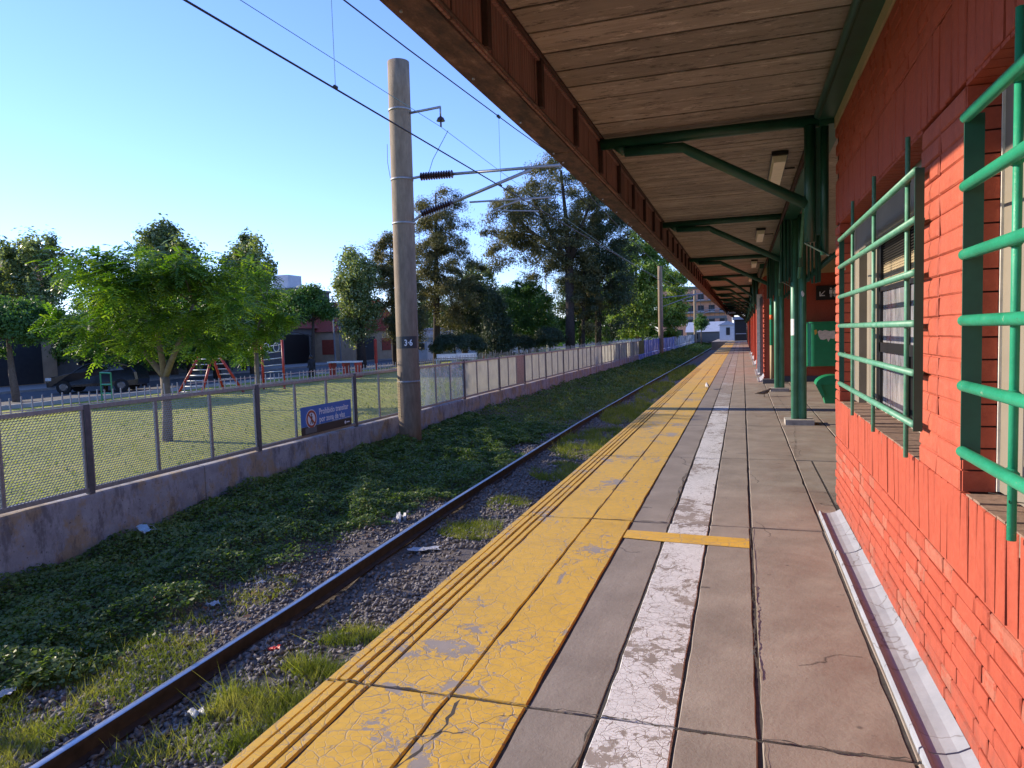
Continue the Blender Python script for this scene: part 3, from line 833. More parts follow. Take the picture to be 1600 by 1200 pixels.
MB().box(-1.53, 6.4, -4.2, CEND, Z0 + .05, Z0 + .09).build('roof_deck', 'black', can)  # black colour stands in for shade in the gaps between soffit boards
MB().prism([(-1.56, Z0 + .095), (6.45, Z0 + .095), (6.45, Z0 + .30), (2.5, Z0 + .75), (-1.56, Z0 + .22)], 1, -4.2, CEND).build('roof', 'roof_grey', can)
MB().box(.88, 6.2, 6.83, 22.2, Z0 + .0, Z0 + .028).build('hall_ceiling', 'soffit', can)
# fascia: vertical boards between small dark posts, bearer below, moulding above, sheet outside
y = -2.; nb = 0; fb = MB()
while y < CEND:
    w = .277; z0, z1 = 3.13, 3.487; xx = -1.334 + random.uniform(-.004, .004) + cx(y)
    if nb < 150: MB().box(xx, xx + .016, y, y + w, z0, z1).build('fascia_board', 'fascia', can)
    else: fb.box(xx, xx + .016, y, y + w, z0, z1)
    nb += 1; y += w + .015
fb.build('fascia_boards', 'fascia', can)['kind'] = 'stuff'
MB().box(-1.38, -1.36, -2.2, 45, 3.16, 3.49).build('gap_shade_backing', 'black', can)  # added black sheet, paints the shade seen through the board gaps
y = 4.76 - 6 * 1.083; 
while y < CEND:
    MB().box(-1.317 + cx(y), -1.283 + cx(y), y, y + .06, 3.158, 3.486).build('fascia_post', 'fascia_dark', can); y += 1.083  # dark colour stands in for the shadow on the posts
y = -2.22
while y < CEND:
    y1 = min(y + 4.05, CEND); dz = random.uniform(-.004, .006); a = cx(y); b = cx(y1)
    mm = MB()
    mm.add([(p + (a if yy == y else b), yy, q + dz) for yy in (y, y1 - .012) for p, q in ((-1.52, 3.12), (-1.342, 3.12), (-1.342, 3.137), (-1.306, 3.142), (-1.306, 3.156), (-1.52, 3.156))],
           [(0, 1, 7, 6), (1, 2, 8, 7), (2, 3, 9, 8), (3, 4, 10, 9), (4, 5, 11, 10), (5, 0, 6, 11), (5, 4, 3, 2, 1, 0), (6, 7, 8, 9, 10, 11)])
    mm.build('bearer', 'bearer', can)
    yy = y + .3
    while yy < min(y1, 22):
        MB().tube((-1.49 + a, yy, 3.119 + dz), (-1.49 + a, yy, 3.109 + dz), .008, n=6).build('screw', 'galv_light', can); yy += .93
    y = y1
MB().box(-1.316, -1.268, -2.2, 42, 3.478, 3.498).build('moulding', 'fascia_dark', can)
MB().box(-1.316, -1.292, -2.2, 42, 3.462, 3.477).build('moulding', 'fascia', can)
MB().box(-1.54, -1.522, -2.2, 45, 3.125, Z0 + .2).build('outer_sheet', 'bearer', can)
# longitudinal beam and gutter pipe over the wall line
MB().box(.64, .775, -4, 6.82, 3.40, 3.52).build('wall_beam', 'green', can)
MB().tube((.625, -4, 3.405), (.625, 6.7, 3.405), .028, n=10).build('gutter_pipe', 'green', can, smooth=True)
MB().box(.66, .86, 6.84, 22., 3.36, 3.52).build('wall_beam', 'green', can)
MB().box(.50, .66, 22.2, CEND, 3.36, 3.52).build('wall_beam', 'green', can)
MB().tube((.60, 6.9, 3.30), (.60, 60, 3.30), .022, n=8).build('conduit', 'fascia_dark', can, smooth=True)
def bracket(yb, xw, kind):
    b = link('bracket', None, can); b.location = Vector((xw, yb, 3.4)) - wloc(can)
    MB().tube((-1.29, yb, 3.425), (xw + .05, yb, 3.425), .052, n=10).build('beam_tube', 'green', b, smooth=True)
    MB().path([(-1.06, yb, 3.335), (-.52, yb, 3.318), (-.44, yb, 3.27), (xw - .10, yb, 2.70)], .048, 10).build('strut_tube', 'green', b, smooth=True)
    MB().tube((-1.06, yb, 3.335), (-1.16, yb, 3.40), .046, .03, n=8).build('strut_end', 'green', b, smooth=True)
    for x, z0 in ((xw - .075, 2.36), (xw + .045, 2.24)):
        MB().path([(x, yb, 3.38), (x, yb, z0)], .050 if x < xw else .036, 10).build('hanger_tube', 'green', b, smooth=True)
    MB().add([(xw - .12, yb - .045, 2.36), (xw - .12, yb + .045, 2.36), (xw + .08, yb + .045, 2.235), (xw + .08, yb - .045, 2.235),
              (xw - .12, yb - .045, 2.352), (xw - .12, yb + .045, 2.352), (xw + .08, yb + .045, 2.227), (xw + .08, yb - .045, 2.227)],
             [(0, 1, 2, 3), (7, 6, 5, 4), (0, 4, 5, 1), (1, 5, 6, 2), (2, 6, 7, 3), (3, 7, 4, 0)]).build('cap_plate', 'green', b)
    MB().box(xw - .03, xw + .02, yb - .008, yb + .008, 2.42, 3.36).build('web_plate', 'green', b)
bracket(6.03 + .9, .66, 0)
cols = []
for yb in (12.53, 19.03): bracket(yb, .75, 1)
yb = 25.5
while yb < 95: bracket(yb, .44, 0); yb += 6.5
# canopy lamps
for i, (x, y, lb) in enumerate(((.40, 8.95, 'nearest bulkhead lamp under the canopy behind the first green bracket'), (.35, 15.0, 'second bulkhead lamp under the canopy boards beyond the second bracket'),
                     (.33, 21.4, 'small third bulkhead lamp further along the canopy'), (.31, 27.8, 'tiny fourth bulkhead lamp far along the canopy'))):
    l = empty('ceiling_lamp', (x, y, 3.5), lb, 'lamp', 'bulkhead lamps under the canopy')
    MB().box(x - .085, x + .085, y - .70, y + .70, 3.455, 3.492).build('lamp_base', 'black', l)
    MB().prism([(x - .075, 3.454), (x + .075, 3.454), (x + .06, 3.385), (x - .06, 3.385)], 1, y - .66, y + .66).build('lamp_cover', 'lamp', l)
    MB().tube((x + .09, y + .1, 3.47), (.60, y + .1, 3.47), .012, n=6).build('conduit', 'black', l)

# ------------------------------------------------------------------ columns
for i, (y, lb) in enumerate(((12.53, 'nearest green steel column with white sticker on a concrete base block'), (19.03, 'second green steel column further along standing on its concrete block'))):
    c = empty('canopy_column', (.88, y, 0), lb, 'column', 'green columns along the open hall')
    MB().box(.66, 1.10, y - .22, y + .22, -.01, .085).build('base_block', 'base', c)
    MB().tube((.82, y, .085), (.82, y, 3.4), .062, n=16).build('column_tube', 'green_col', c, smooth=True)
    MB().tube((.94, y, .085), (.94, y, 3.4), .062, n=16).build('column_tube', 'green_col', c, smooth=True)
    MB().box(.80, .96, y - .035, y + .035, .085, 3.38).build('column_web', 'green_col', c)
    # head: hangers all round with cap plates and pale diagonal braces along the hall
    for sx, sy in ((0, -1), (0, 1), (1, 0)):
        ex = .88 + sx * .30; ey = y + sy * .42
        MB().tube((ex, ey, 2.55 if sy else 2.32), (ex, ey, 3.38), .038, n=8).build('hanger_tube', 'green', c, smooth=True)
        if sy: MB().tube((.88, y + sy * .10, 2.40), (.88, y + sy * 1.15, 3.36), .026, n=8).build('brace', 'grille_far', c, smooth=True)
        else: MB().tube((.98, y, 2.35), (2.1, y, 3.36), .04, n=8).build('brace', 'green', c, smooth=True)
    for k in range(4):
        MB().box(1.02 + k * .055, 1.05 + k * .055, y - .05, y + .05, 2.34 - (.03 if k in (1, 2) else 0), 3.36).build('head_slat', 'green', c)
        MB().box(.60 - k * .055 + .16, .625 - k * .055 + .16, y - .06, y + .02, 2.34, 3.36).build('head_slat', 'green', c)
    if i == 0:
        MB().add([(.760, y - .030, 1.52), (.800, y - .0608, 1.52), (.812, y - .0640, 1.74), (.762, y - .034, 1.74)], [(0, 1, 2, 3)])
        st = MB(); 
        for k in range(5):
            pass
        a = []
        for th in (200, 215, 230, 245, 258):
            t = math.radians(th); a.append((.82 + .0635 * math.cos(t), y + .0635 * math.sin(t)))
        vs = [(p[0], p[1], z) for z in (1.47, 1.74) for p in a]
        st.add(vs, [(k, k + 1, k + 6, k + 5) for k in range(4)]).build('sticker', 'white', c)
        st = MB(); a = []
        for th in (250, 265, 280, 292):
            t = math.radians(th); a.append((.94 + .0635 * math.cos(t), y + .0635 * math.sin(t)))
        vs = [(a[0][0], a[0][1], 2.13), (a[1][0], a[1][1], 2.09), (a[2][0], a[2][1], 2.10), (a[3][0], a[3][1], 2.12), (a[0][0], a[0][1], 2.17), (a[1][0], a[1][1], 2.20), (a[2][0], a[2][1], 2.165), (a[3][0], a[3][1], 2.15)]
        st.add(vs, [(k, k + 1, k + 5, k + 4) for k in range(3)]).build('sticker', 'white', c)
pp = empty('downpipe', (.80, 21.9, 0), 'green downpipe with an orange band standing at the toothed brick corner', 'pipe')
MB().tube((.80, 21.85, .12), (.80, 21.85, 1.1), .045, n=10).build('pipe_foot', 'cream', pp, smooth=True)
MB().tube((.80, 21.85, 1.1), (.80, 21.85, 3.35), .045, n=10).build('pipe_shaft', 'grille_near', pp, smooth=True)
MB().tube((.80, 21.85, 1.85), (.80, 21.85, 1.98), .050, n=10).build('orange_band', 'orange', pp, smooth=True)
MB().box(.55, .95, 21.6, 22.05, -.01, .12).build('pipe_base', 'dark_post', pp)
# ------------------------------------------------------------------ far station building with the hall end wall
fs = empty('far_station_wing', (3, 40, 0), 'far red brick station wing running down the platform beyond the open hall', 'building')
MB().box(.63, 6.2, 22.25, 96, 0, 3.14).build('wall', 'brick', fs)
MB().box(.62, 6.2, 22.24, 96, 3.142, 3.50).build('cream_band', 'cream', fs)
MB().box(1.0, 6.2, 22.215, 22.249, 0, .17).build('skirting', 'skirting', fs)
MB().box(6.0, 6.2, 6.82, 22.2, 0, 3.5).build('hall_back_wall', 'brick', fs)
cb = MB()
# courses of the hall end wall as shallow real joints (bricks too small to pick apart)
for r in range(41):
    z = .175 + r * .0725
    if z > 3.10: break
    y = 0; x = .98 + (r % 2) * .12
    while x < 4.2:
        cb.box(x, x + .232, 22.240, 22.252, z, z + .066); x += .24
for r in range(41):
    z = .10 + r * .0735
    if z > 3.06: break
    L = .235 if r % 2 else .12
    cb.box(.602 if r % 2 else .585, .64, 22.20, 22.20 + L, z, z + .062)
cb.build('brickwork', 'brick', fs)['kind'] = 'stuff'
MB().box(.63, .98, 22.2, 22.251, 0, 3.14).build('corner_pier', 'brick', fs)
for y in np.arange(29, 92, 6.5):
    MB().box(.52, .632, y, y + .9, .0, 3.13).build('brick_pier', 'brick', fs)
for y, w in ((24.2, 1.1), (31.2, 1.2), (36.8, 1.1), (44, 1.3), (52, 1.2), (62, 1.3), (74, 1.3)):
    d = link('door', None, fs); d.location = Vector((.6, y, 0)) - wloc(fs)
    MB().box(.60, .66, y, y + w, .02, 2.55).build('door_leaf', 'dark_open', d)
    MB().box(.56, .635, y - .09, y, .02, 2.62).build('door_frame', 'dark_post', d)
    MB().box(.56, .635, y + w, y + w + .09, .02, 2.62).build('door_frame', 'dark_post', d)
MB().box(.47, .63, 25.35, 25.40, .1, 2.75).build('drainpipe', 'white_paint', fs)
for y0, y1 in ((22.4, 24.1), (25.5, 28.9), (32.6, 36.5), (38.1, 43.9), (45.5, 51)):
    MB().prism([(.44, 0), (.44, .03), (.5, .02), (.58, .08), (.635, .16), (.635, 0)], 1, y0, y1).build('foot_trough', 'trough', fs)
# restroom pictogram sign on the end wall
sg = empty('restroom_sign', (2.5, 22.2, 2.56), 'black pictogram sign with white figures on the dark red end wall', 'sign')
MB().box(2.03, 3.0, 22.17, 22.2, 2.36, 2.77).build('sign_panel', 'black', sg)
ic = MB(); yv0, yv1 = 22.163, 22.1695
def fig(x, z, s, skirt=False):
    pts = [(x + .035 * s * math.cos(a), z + .17 * s + .035 * s * math.sin(a)) for a in np.linspace(0, 2 * math.pi, 9)[:-1]]
    ic.prism([(p[0], p[1]) for p in pts], 1, yv0, yv1)
    if skirt: ic.prism([(x - .025 * s, z + .12 * s), (x + .025 * s, z + .12 * s), (x + .075 * s, z - .04 * s), (x - .075 * s, z - .04 * s)], 1, yv0, yv1)
    else: ic.prism([(x - .05 * s, z + .12 * s), (x + .05 * s, z + .12 * s), (x + .05 * s, z - .03 * s), (x - .05 * s, z - .03 * s)], 1, yv0, yv1)
    for d in (-.028, .010): ic.prism([(x + d * s, z - .16 * s), (x + (d + .02) * s, z - .16 * s), (x + (d + .02) * s, z - .035 * s), (x + d * s, z - .035 * s)], 1, yv0, yv1)
# arrow
ic.prism([(2.12, 2.50), (2.26, 2.50), (2.26, 2.475), (2.15, 2.475), (2.15, 2.47), (2.12, 2.47)], 1, yv0, yv1)
ic.prism([(2.12, 2.505), (2.145, 2.505), (2.145, 2.60), (2.12, 2.60)], 1, yv0, yv1)
ic.prism([(2.15, 2.515), (2.165, 2.505), (2.27, 2.61), (2.255, 2.625)], 1, yv0, yv1)
fig(2.42, 2.555, .75); fig(2.53, 2.555, .75, True)
ic.prism([(2.50 - .028, 2.46), (2.482, 2.46), (2.482, 2.68), (2.50 - .028, 2.68)], 1, yv0, yv1)
ic.prism([(2.68 + .06 * math.cos(a), 2.52 + .06 * math.sin(a)) for a in np.linspace(0, 2 * math.pi, 13)[:-1]], 1, yv0, yv1)
ic.prism([(2.66, 2.58), (2.69, 2.58), (2.69, 2.66), (2.66, 2.66)], 1, yv0, yv1)
ic.build('pictogram', 'print_white', sg)
# green cabinet on the end wall
gc = empty('green_wall_cabinet', (2.2, 21.9, .45), 'green metal cabinet with a torn sticker hung on the red end wall', 'cabinet')
def rounded(x0, x1, y0, y1, r, n=6):
    pts = []
    for cx_, cy_, a0 in ((x0 + r, y0 + r, 180), (x1 - r, y0 + r, 270)):
        for k in range(n + 1):
            a = math.radians(a0 + 90 * k / n); pts.append((cx_ + r * math.cos(a), cy_ + r * math.sin(a)))
    return pts + [(x1, y1), (x0, y1)]
MB().prism(rounded(1.74, 3.0, 21.75, 22.2, .20), 2, .47, 1.70).build('cabinet_body', 'bin', gc)
MB().prism(rounded(1.72, 3.02, 21.73, 22.19, .20), 2, 1.702, 1.74).build('cabinet_lid', 'bin', gc)
sk = MB(); pts = [(2.03, 1.46), (2.08, 1.50), (2.16, 1.47), (2.22, 1.50), (2.34, 1.46), (2.48, 1.48), (2.50, 1.33), (2.56, 1.30), (2.44, 1.24), (2.36, 1.26), (2.31, 1.16), (2.27, 1.25), (2.18, 1.22), (2.10, 1.24), (2.06, 1.32)]
sk.prism(pts, 1, 21.744, 21.748).build('torn_sticker', 'white_paint', gc)
MB().prism([(1.94, 1.50), (2.0, 1.52), (2.02, 1.42), (1.96, 1.36)], 1, 21.744, 21.748).build('yellow_sticker', 'yellow_bar', gc)
# green bin
gb = empty('litter_bin', (1.55, 14, .2), 'green hanging litter bin with a domed lid beside the brick corner', 'litter bin')
vs = []
for z, a, b, c in ((.20, 1.42, 1.68, .13), (.56, 1.34, 1.74, .18)):
    vs += [(a, 14 - c, z), (b, 14 - c, z), (b, 14 + c, z), (a, 14 + c, z)]
MB().add(vs, [(0, 1, 5, 4), (1, 2, 6, 5), (2, 3, 7, 6), (3, 0, 4, 7), (3, 2, 1, 0)]).build('bin_body', 'bin', gb)
dome = [(1.54 + .28 * math.cos(math.radians(a)), .55 + .17 * math.sin(math.radians(a))) for a in range(0, 181, 15)]
MB().prism(dome, 1, 13.78, 14.22).build('bin_lid', 'bin', gb)
MB().prism([(p[0], p[1]) for p in [(1.25, .55), (1.34, .55), (1.40, .36), (1.37, .30)]], 1, 13.775, 13.80).build('bin_hinge', 'bin', gb)
MB().tube((1.78, 14, 0), (1.78, 14, 1.0), .03, n=8).build('bin_post', 'green', gb, smooth=True)
# birds
def bird(name, x, y, s, yaw, mat, label):
    b = empty(name, (x, y, 0), label, 'bird', None, yaw)
    pts = [(-.19, 0, .075), (-.12, 0, .075), (-.07, 0, .085), (-.02, 0, .095), (.04, 0, .105), (.08, 0, .125), (.105, 0, .15), (.125, 0, .158), (.142, 0, .153)]
    rs = [.012, .016, .032, .046, .046, .034, .022, .020, .009]
    me = MB().path([(p[0] * s, 0, p[2] * s) for p in pts], [r * s for r in rs], 10).mesh('bird_body', mat, True)
    link('body', me, b)
    link('beak', MB().tube((.140 * s, 0, .153 * s), (.168 * s, 0, .146 * s), .006 * s, .001, n=6).mesh('beak', 'black'), b)
    for d in (-1, 1):
        link('leg', MB().path([(.0, d * .014 * s, .06 * s), (.004 * s, d * .016 * s, .03 * s), (0, d * .016 * s, .004), (.02 * s, d * .016 * s, .003)], .0035 * s, 5).mesh('leg', 'black'), b)
        w = MB().add([(.05 * s, d * .047 * s, .115 * s), (-.02 * s, d * .05 * s, .125 * s), (-.14 * s, d * .022 * s, .09 * s), (-.03 * s, d * .052 * s, .075 * s)], [(0, 1, 2, 3)])
        link('wing', w.mesh('wing', mat), b)
    return b
bird('small_bird', .47, 17.45, 1.15, math.radians(15), 'bird_grey', 'small brown bird walking on the paving beside the second green column')
bird('pigeon', -.92, 19.76, 1.0, math.radians(100), 'bird_pale', 'pale pigeon standing near the inner edge of the yellow strip')

# ------------------------------------------------------------------ retaining wall and mesh fence
FX = -8.0
rw = empty('retaining_wall', (FX, 30, -.8), 'low stained concrete retaining wall carrying the mesh fence beyond the track', 'wall')
ys = [-6., .6, 8.83, 12.25, 16.3, 21.0, 26.4, 33, 40, 48, 57.6]
def wallsec(y0, y1, mat):
    k = max(2, int((y1 - y0) / .5)); m = MB()
    yy = np.linspace(y0 + .012, y1 - .012, k)
    prof = [(FX + .0, -1.3), (FX + .0, -.295), (FX - .012, -.265), (FX - .27, -.255), (FX - .28, -1.3)]
    vs = []
    for y in yy:
        d = .012 * math.sin(y * 1.7) + random.uniform(-.004, .004); c = random.uniform(-.008, .005)
        for i, (x, z) in enumerate(prof): vs.append((x + (d if i < 3 else 0), y, z + (c if i in (1, 2) else 0)))
    n5 = 5
    fs_ = [(i * n5 + a, i * n5 + a + 1, (i + 1) * n5 + a + 1, (i + 1) * n5 + a) for i in range(k - 1) for a in range(4)]
    fs_ += [tuple(range(5)), tuple(range((k - 1) * 5 + 4, (k - 1) * 5 - 1, -1))]
    m.add(vs, [f[::-1] for f in fs_]).build('wall_section', mat, rw)
for a, b in zip(ys[:-1], ys[1:]): wallsec(a, b, 'retaining')
for i, y in enumerate(np.arange(57.6, 150, 6.)): wallsec(y, y + 6., 'mural' if i < 6 else 'mural2')

fence = empty('mesh_fence', (FX, 30, -.25), 'grey expanded metal fence with spiked top running along the retaining wall', 'fence')
posts = [0.15, 3.5, 6.85, 10.2, 13.45, 16.65, 19.8, 23.05, 26.05, 29.15, 32.3, 35.45, 38.6, 41.8, 45, 48.2, 51.4, 54.6, 57.8]
pw = 1.066; ph = 1.055
def expanded(w, h):
    cy, cz = .042, .031
    ncol = int(w / cy * 2); nr = int(h / cz)
    V = []; Q = []
    for r in range(nr + 1):
        z = r * cz
        k0 = len(V)
        for c in range(ncol + 1):
            y = c * cy / 2
            up = (c + r) % 2
            zz = z + (cz * .5 if up else 0) - cz * .25
            zz = min(max(zz, 0), h)
            hw = .0078
            V.append((.004, y, zz - hw)); V.append((-.004, y, zz + hw * .6))
        for c in range(ncol):
            a = k0 + 2 * c; Q.append((a, a + 2, a + 3, a + 1))
    return npmesh('mesh_panel', V, Q, 'mesh')
MESH = expanded(pw - .035, ph)
FR = MB()
FR.box(-.016, .016, .0, .022, 0, ph); FR.box(-.016, .016, pw - .035 - .022, pw - .035, 0, ph)
FR.box(-.014, .014, .022, pw - .057, ph - .02, ph); FR.box(-.014, .014, .022, pw - .057, 0, .02)
FRM = FR.mesh('panel_frame', 'galv')
Zb, Zt = -.235, .885
for i, y in enumerate(posts[:-1]):
    y1 = posts[i + 1]
    MB().box(FX - .075, FX - .005, y - .040, y + .040, Zb - .03, Zt + .008).build('fence_post', 'dark_post', fence)
    MB().box(FX - .062, FX - .012, y + .041, y1 - .041, Zt - .052, Zt).build('top_rail', 'galv', fence)
    MB().box(FX - .062, FX - .012, y + .041, y1 - .041, Zb, Zb + .045).build('bottom_rail', 'galv', fence)
    for s in range(3):
        ya = y + .045 + s * (y1 - y - .09) / 3
        sc = ((y1 - y - .09) / 3 - .004) / (pw - .035)
        if i < 6 or i == 6 and False:
            if i == 5 : # bay behind the pole with clear plastic sheets
                MB().box(FX - .042, FX - .038, ya, ya + (y1 - y - .1) / 3, Zb + .046, Zt - .053).build('clear_sheet', 'clear', fence)
            o = link('mesh_panel', MESH, fence)
            o.location = Vector((FX - .037, ya, Zb + .035)) - wloc(fence); o.scale = (1, sc, 1.0)
            if i == 5: o.location.x -= .03
        else:
            if i == 7 and s == 2:
                m = MB(); k = 24
                yy = np.linspace(ya, ya + (y1 - y - .1) / 3, k)
                vs = []
                for q, yv in enumerate(yy): vs += [(FX - .037 + .02 * math.sin(q * 1.1) + random.uniform(-.01, .01), yv, Zb + .046), (FX - .037 + .02 * math.sin(q * 1.1 + .8), yv, Zt - .053)]
                m.add(vs, [(2 * q, 2 * q + 2, 2 * q + 3, 2 * q + 1) for q in range(k - 1)]).build('crumpled_sheet', 'galv', fence)
            else:
                MB().box(FX - .060, FX - .055, ya, ya + (y1 - y - .1) / 3, Zb + .046, Zt - .053).build('plastic_sheet', 'plastic', fence)
                if i < 13: o = link('mesh_panel', MESH, fence); o.location = Vector((FX - .037, ya, Zb + .035)) - wloc(fence); o.scale = (1, sc, 1.0)
        o = link('panel_frame', FRM, fence); o.location = Vector((FX - .037, ya, Zb + .035)) - wloc(fence); o.scale = (1, sc, 1.0)
for i, y in enumerate(np.arange(57.8, 148, 3.2)):
    mt = 'mural' if i < 10 else 'mural2'
    if i == 0: mt = 'leaf_dark'
    MB().box(FX - .05, FX - .03, y + .05, y + 3.12, Zb, Zt + random.uniform(-.03, .05)).build('painted_panel', mt, fence)
    MB().box(FX - .08, FX - .01, y - .03, y + .03, Zb, Zt + .05).build('fence_post', 'dark_post', fence)
# spiked pickets behind the top rail
pk = []; y = 3.9
while y < 60:
    if random.random() < .96: pk.append(y)
    y += .128 if y < 26 else .16
pm = MB().box(-.007, .007, -.006, .006, .17, .40).mesh('picket', 'galv'); rem = MB()
for i, y in enumerate(pk):
    top = 1.06 + random.uniform(-.012, .012) + (random.uniform(-.05, .07) if y > 21 else 0)
    if i < 298:
        o = link('picket', pm, fence); o.location = Vector((FX - .105, y, top - .40)) - wloc(fence)
        o.rotation_euler = (random.uniform(-.04, .04) + (.09 if 17.2 < y < 30 and random.random() < .3 else 0), random.uniform(-.03, .03), 0)
    else: rem.box(FX - .112, FX - .098, y - .006, y + .006, .6, top)
rem.build('pickets', 'galv_light', fence)['kind'] = 'stuff'
MB().box(FX - .098, FX - .090, 4.2, 17.2, .892, .905).build('picket_rail', 'galv_light', fence)
for a, b in ((4.3, 5.7), (8.7, 10.3), (11, 13.2)): MB().box(FX - .098, FX - .092, a, b, 1.02, 1.03).build('picket_rail', 'galv_light', fence)

# warning sign
ws = empty('warning_sign', (FX + .04, 12.25, .1), 'blue no crossing warning sign fixed to the mesh fence', 'sign')
sx = FX + .035; y0, y1, z0, z1 = 11.36, 13.16, -.175, .362
MB().box(sx - .006, sx, y0, y1, z0 + .155, z1).build('sign_panel', 'sign_blue', ws)
MB().box(sx - .006, sx, y0, y1, z0, z0 + .153).build('black_band', 'sign_black', ws)
def disc(yc, zc, r, x0, x1, mat, name, n=24):
    MB().prism([(yc + r * math.cos(2 * math.pi * k / n), zc + r * math.sin(2 * math.pi * k / n)) for k in range(n)], 0, x0, x1).build(name, mat, ws)
yc, zc = y0 + .335, .115
disc(yc, zc, .185, sx + .0005, sx + .0015, 'print_white', 'symbol_rim'); disc(yc, zc, .170, sx + .002, sx + .003, 'sign_red', 'symbol_ring'); disc(yc, zc, .125, sx + .0035, sx + .0045, 'print_white', 'symbol_field')
mm = MB()
mm.prism([(yc + .022 * math.cos(a), zc + .085 + .024 * math.sin(a)) for a in np.linspace(0, 6.28, 9)[:-1]], 0, sx + .005, sx + .006)
mm.prism([(yc - .035, zc + .055), (yc + .035, zc + .055), (yc + .022, zc - .02), (yc + .045, zc - .10), (yc + .02, zc - .10), (yc, zc - .03), (yc - .03, zc - .10), (yc - .052, zc - .095), (yc - .02, zc - .01)], 0, sx + .005, sx + .006)
mm.build('walking_figure', 'sign_black', ws)
mm = MB().prism([(yc - .11, zc + .085), (yc - .085, zc + .11), (yc + .11, zc - .085), (yc + .085, zc - .11)], 0, sx + .0065, sx + .0075)
mm.build('symbol_slash', 'sign_red', ws)
text_mesh('sign_lettering', 'Prohibido transitar', .165, 'print_white', face_matrix((sx + .002, y0 + .60, .175), (0, 1, 0), (0, 0, 1)), ws, sx=.86)
text_mesh('sign_lettering', 'por zona de vías', .165, 'print_white', face_matrix((sx + .002, y0 + .60, .025), (0, 1, 0), (0, 0, 1)), ws, sx=.86)
disc(y0 + 1.55, z0 + .075, .035, sx + .001, sx + .002, 'print_white', 'small_emblem', 12)
for k in range(6): MB().box(sx + .001, sx + .002, y0 + 1.06 + k * .115, y0 + 1.15 + k * .115, z0 + .172, z0 + .182).build('small_print', 'print_white', ws)
MB().box(sx + .001, sx + .002, y0 + 1.60, y0 + 1.72, z0 + .062, z0 + .088).build('small_print', 'print_white', ws)
MB().box(sx + .001, sx + .002, y0 + .12, y0 + .5, z0 + .02, z0 + .13).build('faded_patch', 'plaster_grey', ws)

# ------------------------------------------------------------------ catenary poles and wires
def pole(x, y, zb, zt, rb, rt, lean, label):
    p = empty('catenary_pole', (x, y, zb), label, 'pole', 'concrete poles carrying the overhead wire')
    ns = 14; m = MB(); pts = []; rs = []
    for k in range(ns + 1):
        t = k / ns; pts.append((x + lean * t, y, zb + (zt - zb) * t)); rs.append(rb + (rt - rb) * t)
    m.path(pts, rs, 18).build('pole_shaft', 'pole', p, smooth=True)
    m2 = MB()
    return p
p1 = pole(-7.51, 15, -1.0, 7.93, .262, .248, .08, 'large brown concrete overhead line pole in front of the mesh fence')
def px1(z): return -7.51 + .08 * (z + 1) / 8.93
for z in (.61, 4.28, 5.28, 6.84):
    MB().tube((px1(z), 15, z - .022), (px1(z), 15, z + .022), .266, n=20).build('steel_band', 'galv', p1, smooth=True)
a0 = [(px1(1.53) + .259 * math.cos(math.radians(t)), 15 + .259 * math.sin(math.radians(t))) for t in range(215, 356, 10)]
k = len(a0)
MB().add([(q[0], q[1], z) for z in (1.39, 1.67) for q in a0], [(i, i + 1, k + i + 1, k + i) for i in range(k - 1)]).build('number_plate', 'plate', p1)
text_mesh('plate_number', '3·6', .20, 'print_white', face_matrix((px1(1.5) + .05, 15 - .268, 1.455), (.93, .16, 0), (0, 0, 1)), p1, sx=.8)
# pale spiral sleeve low on the pole's left side
sl = MB()
for i in range(15):
    z = -.28 + i * .062
    for t in range(150, 231, 16):
        a = math.radians(t); b = math.radians(t + 15); r = .262
        sl.add([(px1(z) + r * math.cos(a), 15 + r * math.sin(a), z + (t - 150) * .0006), (px1(z) + r * math.cos(b), 15 + r * math.sin(b), z + (t - 135) * .0006),
                (px1(z) + (r + .014) * math.cos(b), 15 + (r + .014) * math.sin(b), z + .05 + (t - 135) * .0006), (px1(z) + (r + .014) * math.cos(a), 15 + (r + .014) * math.sin(a), z + .05 + (t - 150) * .0006)], [(0, 1, 2, 3)])
sl.build('ribbed_sleeve', 'cream', p1)
def insulator(p, q, n, r, par):
    p = Vector(p); q = Vector(q); m = MB(); d = (q - p)
    m.tube(p, q, .035, n=10)
    for i in range(n):
        c = p + d * ((i + .5) / n); h = d.normalized() * .012
        m.tube(c - h, c + h * .6, r, r * .55, n=14)
    return m.build('insulator', 'porcelain', par, smooth=False)
insulator((-6.98, 15, 5.31), (-6.16, 15, 5.29), 13, .095, p1)
MB().tube((-7.25, 15, 5.29), (-6.98, 15, 5.31), .03, n=8).build('bracket_fitting', 'galv', p1)
MB().tube((-6.16, 15, 5.29), (-3.3, 15, 5.22), .033, n=10).build('cantilever_tube', 'galv', p1, smooth=True)
insulator((-6.98, 15, 4.46), (-6.20, 15, 4.66), 13, .095, p1)
MB().tube((-7.25, 15, 4.30), (-6.98, 15, 4.46), .03, n=8).build('bracket_fitting', 'galv', p1)
MB().tube((-6.20, 15, 4.66), (-4.35, 15, 5.20), .036, n=10).build('cantilever_tube', 'galv', p1, smooth=True)
MB().tube((-5.80, 15, 4.63), (-3.9, 15, 4.57), .022, n=8).build('steady_arm', 'galv', p1, smooth=True)
MB().tube((-5.25, 15, 4.40), (-4.6, 15, 4.58), .02, n=8).build('steady_arm', 'galv', p1, smooth=True)
MB().tube((-5.25, 15, 4.40), (-4.2, 15, 4.30), .016, n=8).build('steady_arm', 'galv', p1, smooth=True)
MB().tube((-7.2, 15, 6.76), (-6.42, 15, 6.80), .028, n=8).build('feeder_arm', 'galv', p1, smooth=True)
MB().tube((-6.43, 15, 6.80), (-6.43, 15, 6.60), .02, n=8).build('hook', 'galv', p1, smooth=True)
